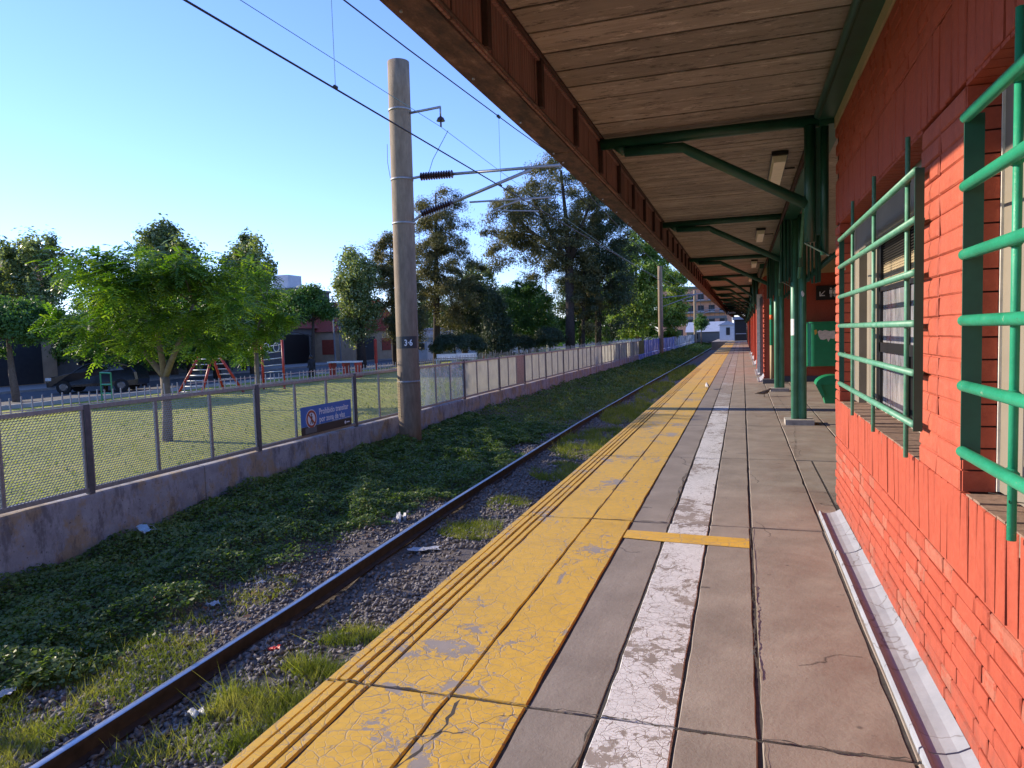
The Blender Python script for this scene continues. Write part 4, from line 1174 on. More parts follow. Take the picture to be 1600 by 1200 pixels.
mi = MB(); mi.tube((-6.43, 15, 6.56), (-6.43, 15, 6.60), .05, .02, 12); mi.tube((-6.43, 15, 6.49), (-6.43, 15, 6.56), .10, .07, 14); mi.tube((-6.43, 15, 6.36), (-6.43, 15, 6.49), .022, n=8)
mi.build('insulator', 'porcelain', p1)
MB().path([(-6.26, 15, 6.26), (-6.42, 15, 6.02), (-6.66, 15, 5.66), (-6.77, 15, 5.38)], .008, 6).build('jumper', 'thin_wire', p1)
MB().path([(px1(5) - .265, 14.95, 5.3), (px1(5) - .30, 14.9, 5.7), (px1(5) - .29, 14.9, 6.1)], .006, 5).build('earth_lead', 'wire', p1)
for (x, y, zt, lb) in ((-7.9, 73, 8.2, 'second overhead line pole farther off in front of the blue painted wall'), (-7.9, 128, 8.6, 'third slim overhead line pole before the leafy trees'), (-7.7, 205, 9, 'farthest thin overhead line pole near the white gabled house')):
    p = pole(x, y, -1.0, zt, .25, .23, .02, lb)
    MB().tube((x + .2, y, 5.0), (x + 4.2, y, 5.25), .05, n=6).build('cantilever_tube', 'galv', p)
    MB().tube((x + .2, y, 4.1), (x + 3.6, y, 5.2), .05, n=6).build('cantilever_tube', 'galv', p)
def wire(name, pts, r, mat, label, grp=None):
    o = MB().path(pts, r, 6).build(name, mat); return tag(o, label, 'overhead wire')
wire('contact_wire', [(-3.45, y, 3.86 - .00012 * 0) for y in (-6, 0, 8, 15, 30, 50, 73, 128, 200)], .0085, 'wire', 'lower thick overhead contact wire running above the track')
mp = []
for y in np.linspace(-28, 15, 12): mp.append((-3.45, y, 4.52 + .62 * ((y + 6.) / 21) ** 2 if y > -6 else 4.52 + .62 * ((y + 6) / 22) ** 2))
for y in np.linspace(18, 73, 16): mp.append((-3.6, y, 4.5 + .64 * ((y - 44) / 29) ** 2))
wire('messenger_wire', mp, .0075, 'wire', 'upper sagging carrier wire with hanging droppers')
wire('feeder_wire', [(-6.43 - .0, y, 6.36 - .25 * (1 - ((y + 14) / 29) ** 2) * 1.) for y in np.linspace(-20, 15, 12)] + [(-6.43, y, 6.36 - .5 * (1 - ((y - 44) / 29) ** 2)) for y in np.linspace(19, 73, 12)], .006, 'thin_wire', 'thin green feeder wire hung from the small pole insulator')
for (y, lb) in ((5.69, 'left dropper hanging between the two overhead wires'), (10.25, 'right dropper hanging between the wires near the canopy edge')):
    zt = 4.52 + .62 * ((y + 6.) / 21) ** 2
    d = empty('dropper', (-3.45, y, 3.86), lb, 'dropper', 'droppers on the overhead wire')
    MB().tube((-3.45, y, 3.88), (-3.45, y, zt - .04), .0035, n=5).build('dropper_rod', 'thin_wire', d)
    MB().tube((-3.45, y - .035, zt), (-3.45, y + .035, zt), .025, n=8).build('dropper_clamp', 'wire', d)
    MB().tube((-3.45, y - .018, 3.875), (-3.45, y + .018, 3.875), .018, n=8).build('dropper_clip', 'wire', d)
# ------------------------------------------------------------------ trees
def crown_shape(n, rx, ry, zb, zt, shape):
    """sample points through a crown; returns centres of clumps"""
    P = []
    if shape == 'spires':
        ns = 9; ax = [(rng.uniform(-.8, .8), rng.uniform(-.7, .7), rng.uniform(.72, 1.0)) for _ in range(ns)]; ax[0] = (.05, 0, 1.); ax[1] = (-.45, .2, .9)
        while len(P) < n:
            a, b, h = ax[int(rng.integers(ns))]; w = rng.uniform(0, 1) ** .8
            q = (1 - w) ** .6 * .85 + .02
            P.append(((a + rng.normal(0, .45) * q) * rx * .95, (b + rng.normal(0, .45) * q) * ry, zb + (zt - zb) * h * w))
        return np.array(P)
    while len(P) < n:
        u, v, w = rng.uniform(-1, 1, 3)
        if shape == 'round':
            r2 = u * u + v * v + w * w
            if r2 > 1 or r2 < .16: continue
        elif shape == 'umbrella':
            if u * u + v * v > 1: continue
            top = math.sqrt(max(0, 1 - u * u - v * v)); lo = top * .35 - .75 * (u * u + v * v) + .1
            w = lo + (top - lo) * rng.uniform(0, 1) ** .6; w = max(-1, min(1, w * 1.2 - .1))
        elif shape == 'cone':
            r = (1 - (w + 1) / 2) ** .75 * .95 + .08
            if u * u + v * v > r * r: continue
        elif shape == 'column':
            r = (1 - abs(w) ** 3) ** .5 * .9 + .1
            if u * u + v * v > r * r: continue
        q = rng.uniform(.86, 1.16) if shape in ('round', 'column') else 1.
        P.append((u * rx * q, v * ry * q, (zb + zt) / 2 + w * q * (zt - zb) / 2))
    return np.array(P)
def tree(name, x, y, zt, zb, rL, rR, leaf, bark, shape, ncl, nlf, ls, crad, label, tr=.12, aspect=.45, lean=0., fork=None, trunk_to=.75, droop=.0, frond=False, group=None, ry=None, flat=.65, ground=-.55):
    t = empty(name, (x, y, ground), label, 'tree', group)
    if leaf in ('leaf_olive', 'leaf_conifer'): nlf = int(nlf * 1.35); ls *= 1.1
    if not frond: nlf = int(nlf * 3.0); ls *= .80; crad *= .98; ncl = int(ncl * 1.7)
    cxo = (rL + rR) / 2; rx = (rR - rL) / 2; ry = ry or rx
    H_ = zt - ground; zb -= ground
    P = crown_shape(ncl, max(rx - crad * .6, .2), max(ry - crad * .6, .2), zb + crad * .4, H_ - crad * .5, shape) + np.array([cxo, 0, 0])
    # trunk and limbs
    m = MB(); top = Vector((cxo * .6 + lean, 0, zb + (H_ - zb) * trunk_to))
    base = Vector((0, 0, -.2))
    if fork:
        fk = Vector(fork[0]); m.path([base, base.lerp(fk, .5) + Vector((.03, 0, 0)), fk], [tr * 1.25, tr * 1.05, tr], 10)
        tips = [Vector(f) for f in fork[1:]]
        for tp_ in tips: m.path([fk, fk.lerp(tp_, .5) + Vector((random.uniform(-.1, .1), 0, .1)), tp_], [tr * .75, tr * .5, tr * .3], 8)
    else:
        fk = base.lerp(top, .35); tips = [top]
        m.path([base, fk, base.lerp(top, .7) + Vector((random.uniform(-.1, .1), random.uniform(-.1, .1), 0)), top], [tr * 1.25, tr, tr * .6, tr * .22], 9)
    hubs = tips + [fk.lerp(tp_, f) for tp_ in tips for f in (.3, .6)]
    for i in range(0, ncl, max(1, ncl // 22)):
        c = Vector(P[i]); h = min(hubs, key=lambda q: (q - c).length + (2 if q.z > c.z + .2 else 0))
        mid = h.lerp(c, .5) + Vector((random.uniform(-.12, .12), random.uniform(-.12, .12), .06)) * rx * .5
        m.path([h, mid, c], [tr * .2, tr * .12, tr * .04], 5)
    link('trunk', m.mesh('trunk', bark, True), t)
    # leaves
    per = nlf // ncl
    rad = crad * rng.uniform(.55, 1.35, ncl)
    C = np.repeat(P, per, 0); Rr = np.repeat(rad, per)
    D = unit(rng.normal(size=(len(C), 3))) * (rng.uniform(0, 1, len(C)) ** .55 * Rr * (1 + .5 * np.minimum(rng.exponential(.6, len(C)), 1.1)))[:, None]
    D[:, 2] *= flat
    if droop: D[:, 2] -= droop * (D[:, 0] ** 2 + D[:, 1] ** 2) / (crad + .01)
    N = unit(D + rng.normal(size=D.shape) * .6 * crad + np.array([0, 0, .35 * crad]))
    C = C + D
    if frond:
        dirs = unit(D * np.array([1, 1, .25]) + rng.normal(size=D.shape) * .25 * crad + np.array([0, 0, -.12 * crad]))
        side = unit(np.cross(dirs, np.array([0, 0, 1.]) + rng.normal(size=D.shape) * .25)); nn = np.cross(side, dirs)
        Vs = []; 
        for k in range(5):
            for sgn in (-1, 1):
                tpos = (k / 5.) * ls * 1.9
                base_ = C + dirs * tpos + np.array([0, 0, -1]) * (tpos ** 2) * .9
                tip = base_ + (side * sgn + dirs * .55) * ls * .60 * (1 - .4 * abs(k / 5. - .4)) - np.array([0, 0, .02])
                wv = dirs * ls * .17
                Vs.append(np.stack([base_, (base_ + tip) / 2 - wv, tip, (base_ + tip) / 2 + wv], 1))
        V = np.concatenate(Vs, 0).reshape(-1, 3); Q = np.arange(len(V)).reshape(-1, 4)
    else:
        V, Q = leaf_quads(C, N, ls * rng.uniform(.6, 1.3, len(C)), aspect)
    link('crown', npmesh('crown', V, Q, leaf), t)
    return t
G_ = None
tree('ash_tree', -12.7, 12.9, 4.0, 1.2, -3.1, 3.1, 'leaf_bright', 'bark_ash', 'round', 66, 3300, .17, .36, 'forked young tree with feathery bright green leaves on the lawn', tr=.10, frond=True,
     fork=[(.05, 0, 1.45), (-1.75, .2, 2.9), (-.15, -.1, 3.4), (.8, .2, 3.1)], group=G_, ry=1.9)
tree('ash_tree', -14.9, 18.9, 4.2, .9, -1.6, 1.6, 'leaf_bright', 'bark_ash', 'round', 36, 1900, .17, .34, 'smaller slender tree with hanging bright leaves in front of the red ladder', tr=.07, frond=True,
     fork=[(.1, 0, 1.9), (-.7, .1, 3.3), (.6, 0, 3.4)], ry=1.4)
tree('poplar_tree', -39.3, 41, 10.6, 2.0, -4.2, 4.3, 'leaf_grey', 'bark', 'spires', 95, 9500, .16, .55, 'tall grey green tree rising behind the forked lawn tree', tr=.22, aspect=.7, trunk_to=.9, ry=3, flat=1.5)
tree('poplar_tree', -34., 43, 9.5, 2.0, -3.4, 3.0, 'leaf_grey', 'bark', 'spires', 75, 7500, .15, .5, 'tall grey green tree topping the slender lawn tree', tr=.2, aspect=.7, trunk_to=.9, ry=3, flat=1.5)
tree('poplar_tree', -44, 34.5, 9.0, 1.5, -5.5, 3.4, 'leaf_grey', 'bark', 'spires', 70, 7000, .16, .55, 'pale round tree at the left edge above the dark street tree', tr=.22, aspect=.6, ry=3, flat=1.5)
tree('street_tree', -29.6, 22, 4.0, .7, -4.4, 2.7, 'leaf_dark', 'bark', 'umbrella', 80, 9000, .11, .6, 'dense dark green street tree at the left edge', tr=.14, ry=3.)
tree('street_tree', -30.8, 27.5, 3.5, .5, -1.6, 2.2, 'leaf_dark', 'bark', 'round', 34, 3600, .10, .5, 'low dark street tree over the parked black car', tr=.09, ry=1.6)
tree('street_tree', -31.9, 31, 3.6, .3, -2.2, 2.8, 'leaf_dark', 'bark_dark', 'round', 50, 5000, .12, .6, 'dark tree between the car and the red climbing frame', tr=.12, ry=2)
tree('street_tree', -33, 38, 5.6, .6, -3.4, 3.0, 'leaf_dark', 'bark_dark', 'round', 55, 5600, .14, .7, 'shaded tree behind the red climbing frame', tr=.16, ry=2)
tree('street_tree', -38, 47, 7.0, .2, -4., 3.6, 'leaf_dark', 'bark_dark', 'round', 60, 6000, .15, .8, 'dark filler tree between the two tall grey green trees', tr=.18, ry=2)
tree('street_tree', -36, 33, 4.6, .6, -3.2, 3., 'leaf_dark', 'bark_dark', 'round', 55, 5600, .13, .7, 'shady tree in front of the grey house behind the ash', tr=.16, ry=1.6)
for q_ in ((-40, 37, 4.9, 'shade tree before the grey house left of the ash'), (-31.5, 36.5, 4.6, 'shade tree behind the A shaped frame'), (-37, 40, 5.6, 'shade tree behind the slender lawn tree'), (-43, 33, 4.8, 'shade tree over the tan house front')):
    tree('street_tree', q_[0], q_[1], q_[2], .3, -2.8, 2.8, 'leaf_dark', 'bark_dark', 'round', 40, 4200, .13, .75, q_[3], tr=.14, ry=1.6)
for q_ in ((-31, 84, 8.2, 'broad dark tree far behind the big pole'), (-26, 90, 8.6, 'broad dark tree far behind the olive pine'), (-20.5, 92, 9.0, 'broad dark tree far behind the cypress'), (-16, 88, 8.4, 'broad dark tree behind the tall airy tree trunk'), (-13, 96, 9.6, 'broad dark tree behind the massive dark conifer'), (-36, 80, 7.0, 'broad dark tree beside the long pale house')):
    tree('park_tree', q_[0], q_[1], q_[2], .0, -3.6, 3.6, 'leaf_dark', 'bark_dark', 'round', 52, 4600, .2, 1.0, q_[3], tr=.2, ry=2.)
tree('street_tree', -25.6, 38, 5.1, 1.5, -2.5, 1.9, 'leaf_dark', 'bark_dark', 'umbrella', 46, 5200, .11, .55, 'rounded mid green street tree before the red roofed house', tr=.13, lean=.4, ry=2)
tree('poplar_tree', -28.2, 48.5, 8.6, 1.5, -2.2, 1.9, 'leaf_grey', 'bark_dark', 'column', 60, 6500, .13, .6, 'silvery leafed tree with thick dark trunk left of the big pole', tr=.33, aspect=.6, ry=2, flat=1.5)
tree('pine_tree', -26.6, 51, 10.2, 5.2, -2.0, 2.0, 'leaf_olive', 'bark_dark', 'round', 34, 4600, .13, .55, 'dark tufted pine crown peeking above the silvery tree', tr=.2, aspect=.25, ry=1.6)
tree('pine_tree', -25.4, 50.2, 7.4, .8, -1.9, 2.3, 'leaf_olive', 'bark_dark', 'column', 48, 6500, .12, .6, 'drooping olive conifer immediately left of the big pole', tr=.22, aspect=.22, droop=.4, ry=1.8)
tree('pine_tree', -25.2, 56, 14.6, 1.6, -2.4, 4.0, 'leaf_olive', 'bark_dark', 'column', 66, 10500, .14, .75, 'tall olive pine just right of the big pole', tr=.28, aspect=.22, droop=.25, trunk_to=.95, ry=2.4)
tree('pine_tree', -24.2, 60, 8.8, .5, -1.8, 2.6, 'leaf_conifer', 'bark_dark', 'column', 40, 6000, .14, .7, 'dark conifer mass right of the tall olive pine', tr=.25, aspect=.25, ry=2)
tree('poplar_tree', -25.0, 66, 9.2, 1., -2.2, 2.4, 'leaf_grey', 'bark', 'column', 40, 4500, .16, .65, 'pale poplar tips above the dark conifers', tr=.15, aspect=.6, ry=2, flat=1.5)
tree('cypress_tree', -19.4, 55, 6.4, .1, -1.5, 1.9, 'leaf_conifer', 'bark_dark', 'cone', 60, 8000, .10, .45, 'conical dark cypress with brown tinged side', tr=.12, aspect=.3, trunk_to=.9, flat=1.)
tree('street_tree', -19.8, 66, 7.8, .0, -2.4, 2.8, 'leaf_dark', 'bark_dark', 'round', 55, 6500, .14, .7, 'dark broad tree right of the conical cypress', tr=.15, ry=2.)
tree('street_tree', -24.5, 74, 7.6, .3, -3.4, 3.6, 'leaf_dark', 'bark_dark', 'round', 55, 6000, .16, .8, 'distant dark tree line filling behind the cypress', tr=.15, ry=2.)
tree('eucalyptus_tree', -14.3, 60, 17.3, 6.0, -8.0, 3.6, 'leaf_olive', 'bark_dark', 'round', 92, 13500, .13, .85, 'very tall airy olive tree whose crown touches the canopy edge', tr=.36, aspect=.3, trunk_to=.92, ry=3.4,
     fork=[(.1, 0, 8.0), (-.4, 0, 16.2), (-4.8, .3, 12.6), (-3.6, .2, 15.2), (2., 0, 13)])
tree('eucalyptus_tree', -13.4, 61, 9.6, 1.8, -1.3, 2.3, 'leaf_olive', 'bark_dark', 'round', 30, 4000, .13, .6, 'lower brownish foliage round the tall tree trunk', tr=.16, aspect=.3, ry=2.4)
tree('pine_tree', -12.4, 63, 15., 1.6, -3.8, 4.3, 'leaf_conifer', 'bark_dark', 'column', 92, 14000, .14, .85, 'massive dark conifer next to the light green trees', tr=.26, aspect=.26, trunk_to=.9, droop=.2, ry=3.2)
tree('plane_tree', -11.2, 80, 13.0, .4, -4.0, 3.8, 'leaf_lime', 'bark', 'round', 100, 11500, .16, .8, 'big light green leafy tree behind the second pole', tr=.3, aspect=.7, ry=3)
tree('plane_tree', -8.9, 93, 10.4, .2, -2.4, 2.5, 'leaf_lime', 'bark', 'round', 60, 6500, .16, .7, 'light green tree at the canopy tip right of the second pole', tr=.2, aspect=.7, ry=2.5)
tree('poplar_tree', -22.3, 82, 7.6, .5, -1.8, 1.8, 'leaf_grey', 'bark_pale', 'cone', 34, 3400, .16, .6, 'small pale poplar seen between the dark trees', tr=.12, aspect=.6, flat=1.5)
tree('plane_tree', -6.7, 125, 4.6, 1.6, -1.3, 1.3, 'leaf_dark', 'bark', 'round', 20, 1800, .15, .5, 'tiny round tree in front of the pink brick block', tr=.1, aspect=.6)
for (x, y, zt, rl, rr, lb) in ((-15.6, 58, 2.2, -1.5, 1.5, 'low dark spreading bush under the tall airy tree'), (-21.4, 51, 1.9, -2.4, 2.8, 'wide flat dark bush behind the white benches'), (-18.3, 58, 1.7, -1.8, 1.6, 'flat dark bush beneath the cypress')):
    o = tree('juniper_bush', x, y, zt, .1, rl, rr, 'leaf_conifer', 'bark_dark', 'umbrella', 34, 4200, .10, .45, lb, tr=.08, aspect=.3, ry=1.5); o['category'] = 'bush'
# distant tree line behind the houses
C = np.stack([rng.uniform(-120, -30, 9000), rng.uniform(120, 230, 9000), np.zeros(9000)], 1)
C[:, 2] = rng.uniform(0, 1, 9000) ** .8 * (6.2 + 2. * np.sin(C[:, 0] * .21) + 1.5 * np.sin(C[:, 0] * .07 + 2)) - .5
V, Q = leaf_quads(C, rng.normal(size=C.shape), rng.uniform(.4, .8, 9000), .7)
tag(link('distant_trees', npmesh('distant_trees', V, Q, 'leaf_dark')), 'far off tree line beyond the park', kind='stuff')

# ------------------------------------------------------------------ playground and park furniture
def ladder_frame(name, pts, label):
    """pts: list of (footA, topA, footB, topB) side rails; rungs between"""
    t = empty(name, pts[0][0], label, 'climbing frame')
    for (fa, ta, fb_, tb, n) in pts:
        MB().tube(fa, ta, .055, n=8).build('red_rail', 'redplay', t, smooth=True); MB().tube(fb_, tb, .055, n=8).build('red_rail', 'redplay', t, smooth=True)
        for k in range(n):
            f = (k + .7) / (n + .3)
            MB().tube(Vector(fa).lerp(Vector(ta), f), Vector(fb_).lerp(Vector(tb), f), .022, n=6).build('white_rung', 'whiteplay', t, smooth=True)
    return t
ladder_frame('climbing_frame', [((-23.5, 24.6, -.55), (-22.75, 25.2, 1.15), (-22.2, 24.6, -.55), (-22.05, 25.2, 1.15), 7), ((-22.35, 26.2, -.55), (-22.1, 25.3, 1.15), (-21.3, 26.2, -.55), (-21.75, 25.3, 1.15), 7)],
             'red A shaped climbing frame with white rungs on the lawn')
ladder_frame('climbing_frame', [((-21.6, 28, -.55), (-21.6, 28, 1.6), (-20.45, 28, -.55), (-20.45, 28, 1.75), 7)], 'upright red ladder frame with white rungs and rings')
for x in (-21.3, -20.75):
    o = MB().path([(x + .16 * math.cos(a), 27.95, 1.42 + .2 * math.sin(a)) for a in np.linspace(0, 6.28, 13)], .02, 6).build('gym_ring', 'whiteplay'); tag(o, 'left white ring hung on the upright red ladder' if x < -21 else 'right white ring hung on the upright red ladder', 'gym ring')
tb_ = empty('picnic_table', (-22, 36, -.5), 'picnic table with red legs and pale top by the street', 'table')
MB().box(-23., -21.1, 35.6, 36.4, .36, .44).build('table_top', 'whiteplay', tb_)
for x in (-22.9, -22.0, -21.2): MB().box(x - .07, x + .09, 35.7, 36.3, -.55, .36).build('leg', 'redplay', tb_)
for i, (x, y) in enumerate(((-19.6, 45), (-18.5, 46))):
    b = empty('park_bench', (x, y, -.5), ('left' if i == 0 else 'right') + ' one of the two white benches behind the clear plastic panels', 'bench', 'white park benches')
    MB().box(x - .75, x + .75, y - .25, y + .2, .08, .14).build('seat', 'whiteplay', b); MB().box(x - .75, x + .75, y + .2, y + .25, .2, .5).build('backrest', 'whiteplay', b)
    for d in (-.6, .6): MB().box(x + d - .04, x + d + .04, y - .2, y + .25, -.55, .08).build('leg', 'whiteplay', b)
rp = empty('red_post', (-25, 45, -.5), 'tall red playground post left of the big pole', 'post'); MB().tube((-25, 45, -.55), (-25, 45, 1.6), .11, n=8).build('post_shaft', 'redplay', rp)
MB().tube((-25, 45, 1.6), (-25, 45, 1.7), .14, .05, n=8).build('post_cap', 'redplay', rp)
rb = empty('red_play_panel', (-21.3, 58, -.5), 'red and white play panel on the lawn under the cypress', 'play panel')
MB().box(-21.65, -21.5, 57.9, 58.1, -.5, .95).build('panel_post', 'redplay', rb); MB().box(-21.15, -21.0, 57.9, 58.1, -.5, .95).build('panel_post', 'redplay', rb)
for z in (-.1, .25, .6, .85): MB().box(-21.5, -21.15, 57.95, 58.05, z, z + .12).build('panel_bar', 'redplay', rb)
gf = empty('football_goal', (-22.3, 20, -.5), 'small green tubular goal frame near the parked black car', 'goal')
for a, b in (((-22.6, 20, -.5), (-22.6, 20, .75)), ((-22.1, 20, -.5), (-22.1, 20, .72)), ((-22.6, 20, .72), (-22.1, 20, .70)), ((-22.6, 20, .28), (-22.1, 20, .28)), ((-22.6, 20, -.05), (-22.1, 20, -.05))):
    MB().tube(a, b, .03, n=6).build('green_tube', 'bin', gf)
for (x, y, zt, lb) in ((-37.8, 60, 5.9, 'short thin lamp post on the street left of the silvery tree'), (-38.4, 62, 7.6, 'taller thin lamp post on the street'), (-19.3, 71, 8.2, 'white thin park lamp post between the trees')):
    l = empty('lamp_post', (x, y, -.5), lb, 'lamp post', 'thin lamp posts in the park')
    MB().tube((x, y, -.5), (x, y, zt), .10, .06, n=8).build('post_shaft', 'whiteplay' if y > 70 else 'galv', l)
    MB().box(x - .1, x + .6, y - .12, y + .12, zt, zt + .12).build('lamp_head', 'galv_light', l)

# person walking in the park, seen from behind, dark clothes
def person(x, y, zb, h, yaw, label):
    p = empty('person', (x, y, zb), label, 'person', None, yaw)
    s = h / 1.75
    J = [(0, 0, .95), (0, .01, 1.15), (0, .02, 1.38), (0, .02, 1.50), (0, .04, 1.60), (0, .045, 1.70),
         (-.19, .01, 1.40), (-.24, -.05, 1.14), (-.22, .10, .92), (.19, .01, 1.40), (.24, .04, 1.14), (.23, .16, .94),
         (-.10, 0, .90), (-.11, .14, .50), (-.11, .06, .08), (-.11, .18, .04), (.10, 0, .90), (.11, -.04, .50), (.11, -.24, .12), (.11, -.12, .04)]
    Rd = [.14, .13, .16, .06, .09, .07, .07, .05, .035, .07, .05, .035, .10, .07, .045, .04, .10, .07, .045, .04]
    E_ = [(0, 1), (1, 2), (2, 3), (3, 4), (4, 5), (2, 6), (6, 7), (7, 8), (2, 9), (9, 10), (10, 11), (0, 12), (12, 13), (13, 14), (14, 15), (0, 16), (16, 17), (17, 18), (18, 19)]
    me = bpy.data.meshes.new('body'); me.from_pydata([(a * s, b * s, c * s) for a, b, c in J], E_, [])
    me.materials.append(MT['cloth'])
    o = link('body', me, p)
    o.modifiers.new('skin', 'SKIN'); o.modifiers.new('sub', 'SUBSURF').levels = 1
    sv = me.skin_vertices[0].data
    for i, r in enumerate(Rd): sv[i].radius = (r * s, r * s)
    sv[0].use_root = True
    m = MB()
    hd = []
    m.path([(0, .045 * s, 1.55 * s), (0, .05 * s, 1.60 * s), (0, .055 * s, 1.68 * s), (0, .05 * s, 1.76 * s), (0, .045 * s, 1.79 * s)], [.05 * s, .095 * s, .108 * s, .08 * s, .02 * s], 10)
    link('head', m.mesh('head', 'skin', True), p)
    m = MB(); m.path([(0, .02 * s, 1.62 * s), (0, .03 * s, 1.70 * s), (0, .04 * s, 1.78 * s), (0, .04 * s, 1.81 * s)], [.10 * s, .115 * s, .095 * s, .03 * s], 10)
    link('hair', m.mesh('hair', 'black', True), p)
    return p
person(-22.3, 33, -.55, 1.42, math.radians(60), 'person in dark clothes walking on the lawn beyond the fence')

def car(x, y, yaw, paint, label):
    c = empty('parked_car', (x, y, -.56), label, 'car', None, yaw)
    L, W = 2.1, .87
    prof = [(-2.08, .35), (-2.10, .62), (-2.0, .82), (-1.2, .98), (-1.0, 1.0), (-.35, 1.42), (.1, 1.52), (1.1, 1.50), (1.7, 1.28), (2.02, .98), (2.08, .6), (2.05, .32)]
    m = MB(); 
    for sgn in (0,):
        inner = [(a, b) for a, b in prof]
        k = len(inner); vs = []
        for yy, sc in ((-W, .94), (-W * .98, 1.), (W * .98, 1.), (W, .94)):
            for a, b in inner:
                tuck = .14 if b > 1.05 else 0
                yv = yy * (1 - tuck); vs.append((a * (sc if abs(a) > 1.9 else 1), yv, b if sc == 1. else .35 + (b - .35) * .98))
        fs_ = [(r * k + i, r * k + (i + 1) % k, (r + 1) * k + (i + 1) % k, (r + 1) * k + i) for r in range(3) for i in range(k)]
        fs_ += [tuple(range(k - 1, -1, -1)), tuple(range(3 * k, 4 * k))]
        m.add(vs, fs_)
    link('car_body', m.mesh('car_body', paint, False), c)
    for s in (-1, 1):
        link('side_window', MB().add([(-.75, s * .80, 1.04), (-.22, s * .765, 1.38), (.30, s * .76, 1.44), (.30, s * .80, 1.04)], [(0, 1, 2, 3)] if s < 0 else [(3, 2, 1, 0)]).mesh('side_window', 'car_glass'), c)
        link('side_window', MB().add([(.36, s * .80, 1.04), (.36, s * .76, 1.44), (1.1, s * .765, 1.42), (1.45, s * .80, 1.1)], [(0, 1, 2, 3)] if s < 0 else [(3, 2, 1, 0)]).mesh('side_window', 'car_glass'), c)
        link('headlight', MB().box(-2.11, -1.85, s * .72 - .16, s * .72 + .14, .68, .82).mesh('headlight', 'headlamp'), c)
        for wx in (-1.32, 1.30):
            w = link('wheel', MB().tube((wx, s * .70, .33), (wx, s * .90, .33), .33, n=18).mesh('wheel', 'tyre', False), c)
            link('rim', MB().tube((wx, s * .902, .33), (wx, s * .915, .33), .20, .16, n=10).mesh('rim', 'rim'), w)
    link('windscreen', MB().add([(-1.02, -.70, 1.03), (-1.02, .70, 1.03), (-.38, .62, 1.42), (-.38, -.62, 1.42)], [(0, 3, 2, 1)]).mesh('windscreen', 'car_glass'), c)
    link('number_plate', MB().box(-2.125, -2.10, -.2, .2, .45, .56).mesh('number_plate', 'white'), c)
    return c
car(-30.8, 27.2, math.radians(28), 'carpaint', 'black car parked under the street trees at left')
car(-26.0, 78, math.radians(60), 'carpaint_blue', 'distant blue car parked behind the lawn')
car(-24.0, 73, math.radians(70), 'plaster_white', 'distant pale car beyond the red play panel')

# ------------------------------------------------------------------ houses beyond the street
def house(name, x0, x1, y0, y1, h, wall, roof, label, wins, rtype='flat', cat='house'):
    """front face looks at +x... the long side; wins: list of (face, a, b, z0, z1, material, kind)"""
    hs = empty(name, ((x0 + x1) / 2, (y0 + y1) / 2, -.45), label, cat)
    MB().box(x0, x1, y0, y1, -.5, h).build('wall', wall, hs)
    if rtype == 'flat': MB().box(x0 - .15, x1 + .15, y0 - .15, y1 + .15, h + .003, h + .25).build('roof', roof, hs)
    elif rtype == 'gable_y': MB().prism([(x0 - .3, h + .003), (x1 + .3, h + .003), ((x0 + x1) / 2, h + (x1 - x0) * .28)], 1, y0 - .2, y1 + .2).build('roof', roof, hs)
    elif rtype == 'gable_x': MB().prism([(y0 - .3, h + .003), (y1 + .3, h + .003), ((y0 + y1) / 2, h + (y1 - y0) * .3)], 0, x0 - .2, x1 + .2).build('roof', roof, hs)
    for fc, a, b, z0, z1, mt, kd in wins:
        if fc == 'x':
            MB().box(x1 + .003, x1 + .05, a, b, z0, z1).build(kd, mt, hs)
            if kd == 'window':
                w = hs.children[-1]
        else: MB().box(a, b, y0 - .05, y0 - .003, z0, z1).build(kd, mt, hs)
    return hs
def fr(a, b, z0, z1):
    return [('x', a, b, z0, z1, 'whiteplay', 'window_frame')]
house('tan_house', -50, -41, 14, 33.2, 3.1, 'plaster_tan', 'plaster_grey', 'tan plastered house behind the left street tree', [('x', 17, 19, .1, 2.0, 'dark_open', 'door'), ('x', 22, 24, .6, 1.8, 'teal', 'awning'), ('x', 25.2, 27.6, -.4, 2.2, 'plaster_blue', 'pale_panel'), ('x', 28.2, 32.2, -.4, 2.5, 'dark_open', 'garage_door')])
house('grey_house', -50, -41.3, 33.4, 45, 3.6, 'plaster_grey', 'plaster_grey', 'grey shaded house behind the black car', [('x', 35, 37, .6, 1.9, 'dark_open', 'window'), ('x', 39, 42, -.4, 2.2, 'black', 'garage_door')])
house('mural_wall_house', -50, -41.2, 45.3, 55, 3.2, 'plaster_grey', 'roof_grey', 'dark grey house with painted panel behind the climbing frame', [('x', 46, 49, -.4, 2.2, 'black', 'garage_door'), ('x', 51, 53, .5, 1.8, 'mural', 'painted_panel')])
house('brown_house', -50, -41.4, 55.3, 69, 3.0, 'plaster_grey', 'roof_red', 'dark fronted house with red tiled roof', [('x', 57, 61, -.4, 2.4, 'black', 'garage_door'), ('x', 63, 66, -.4, 2.2, 'dark_open', 'door')], 'gable_y')
house('red_roofed_house', -46, -37, 62, 73, 2.6, 'plaster_tan', 'roof_red', 'tan house under a red tiled roof left of the silvery tree', [('x', 64, 66.5, -.4, 2., 'dark_open', 'door'), ('x', 68, 70, .5, 1.8, 'roof_red', 'shutter'), ('y', -44, -42.5, .4, 1.8, 'dark_open', 'window'), ('y', -40.5, -39, .3, 1.8, 'roof_red', 'shutter')], 'gable_x')
house('white_kiosk', -31.5, -26.9, 60.4, 64, 1.7, 'plaster_blue', 'plaster_white', 'small pale blue kiosk seen right of the big pole', [('y', -29.2, -28.4, .6, 1.2, 'dark_open', 'window'), ('y', -28.1, -27.3, -.4, 1.3, 'plaster_white', 'door')], cat='kiosk')
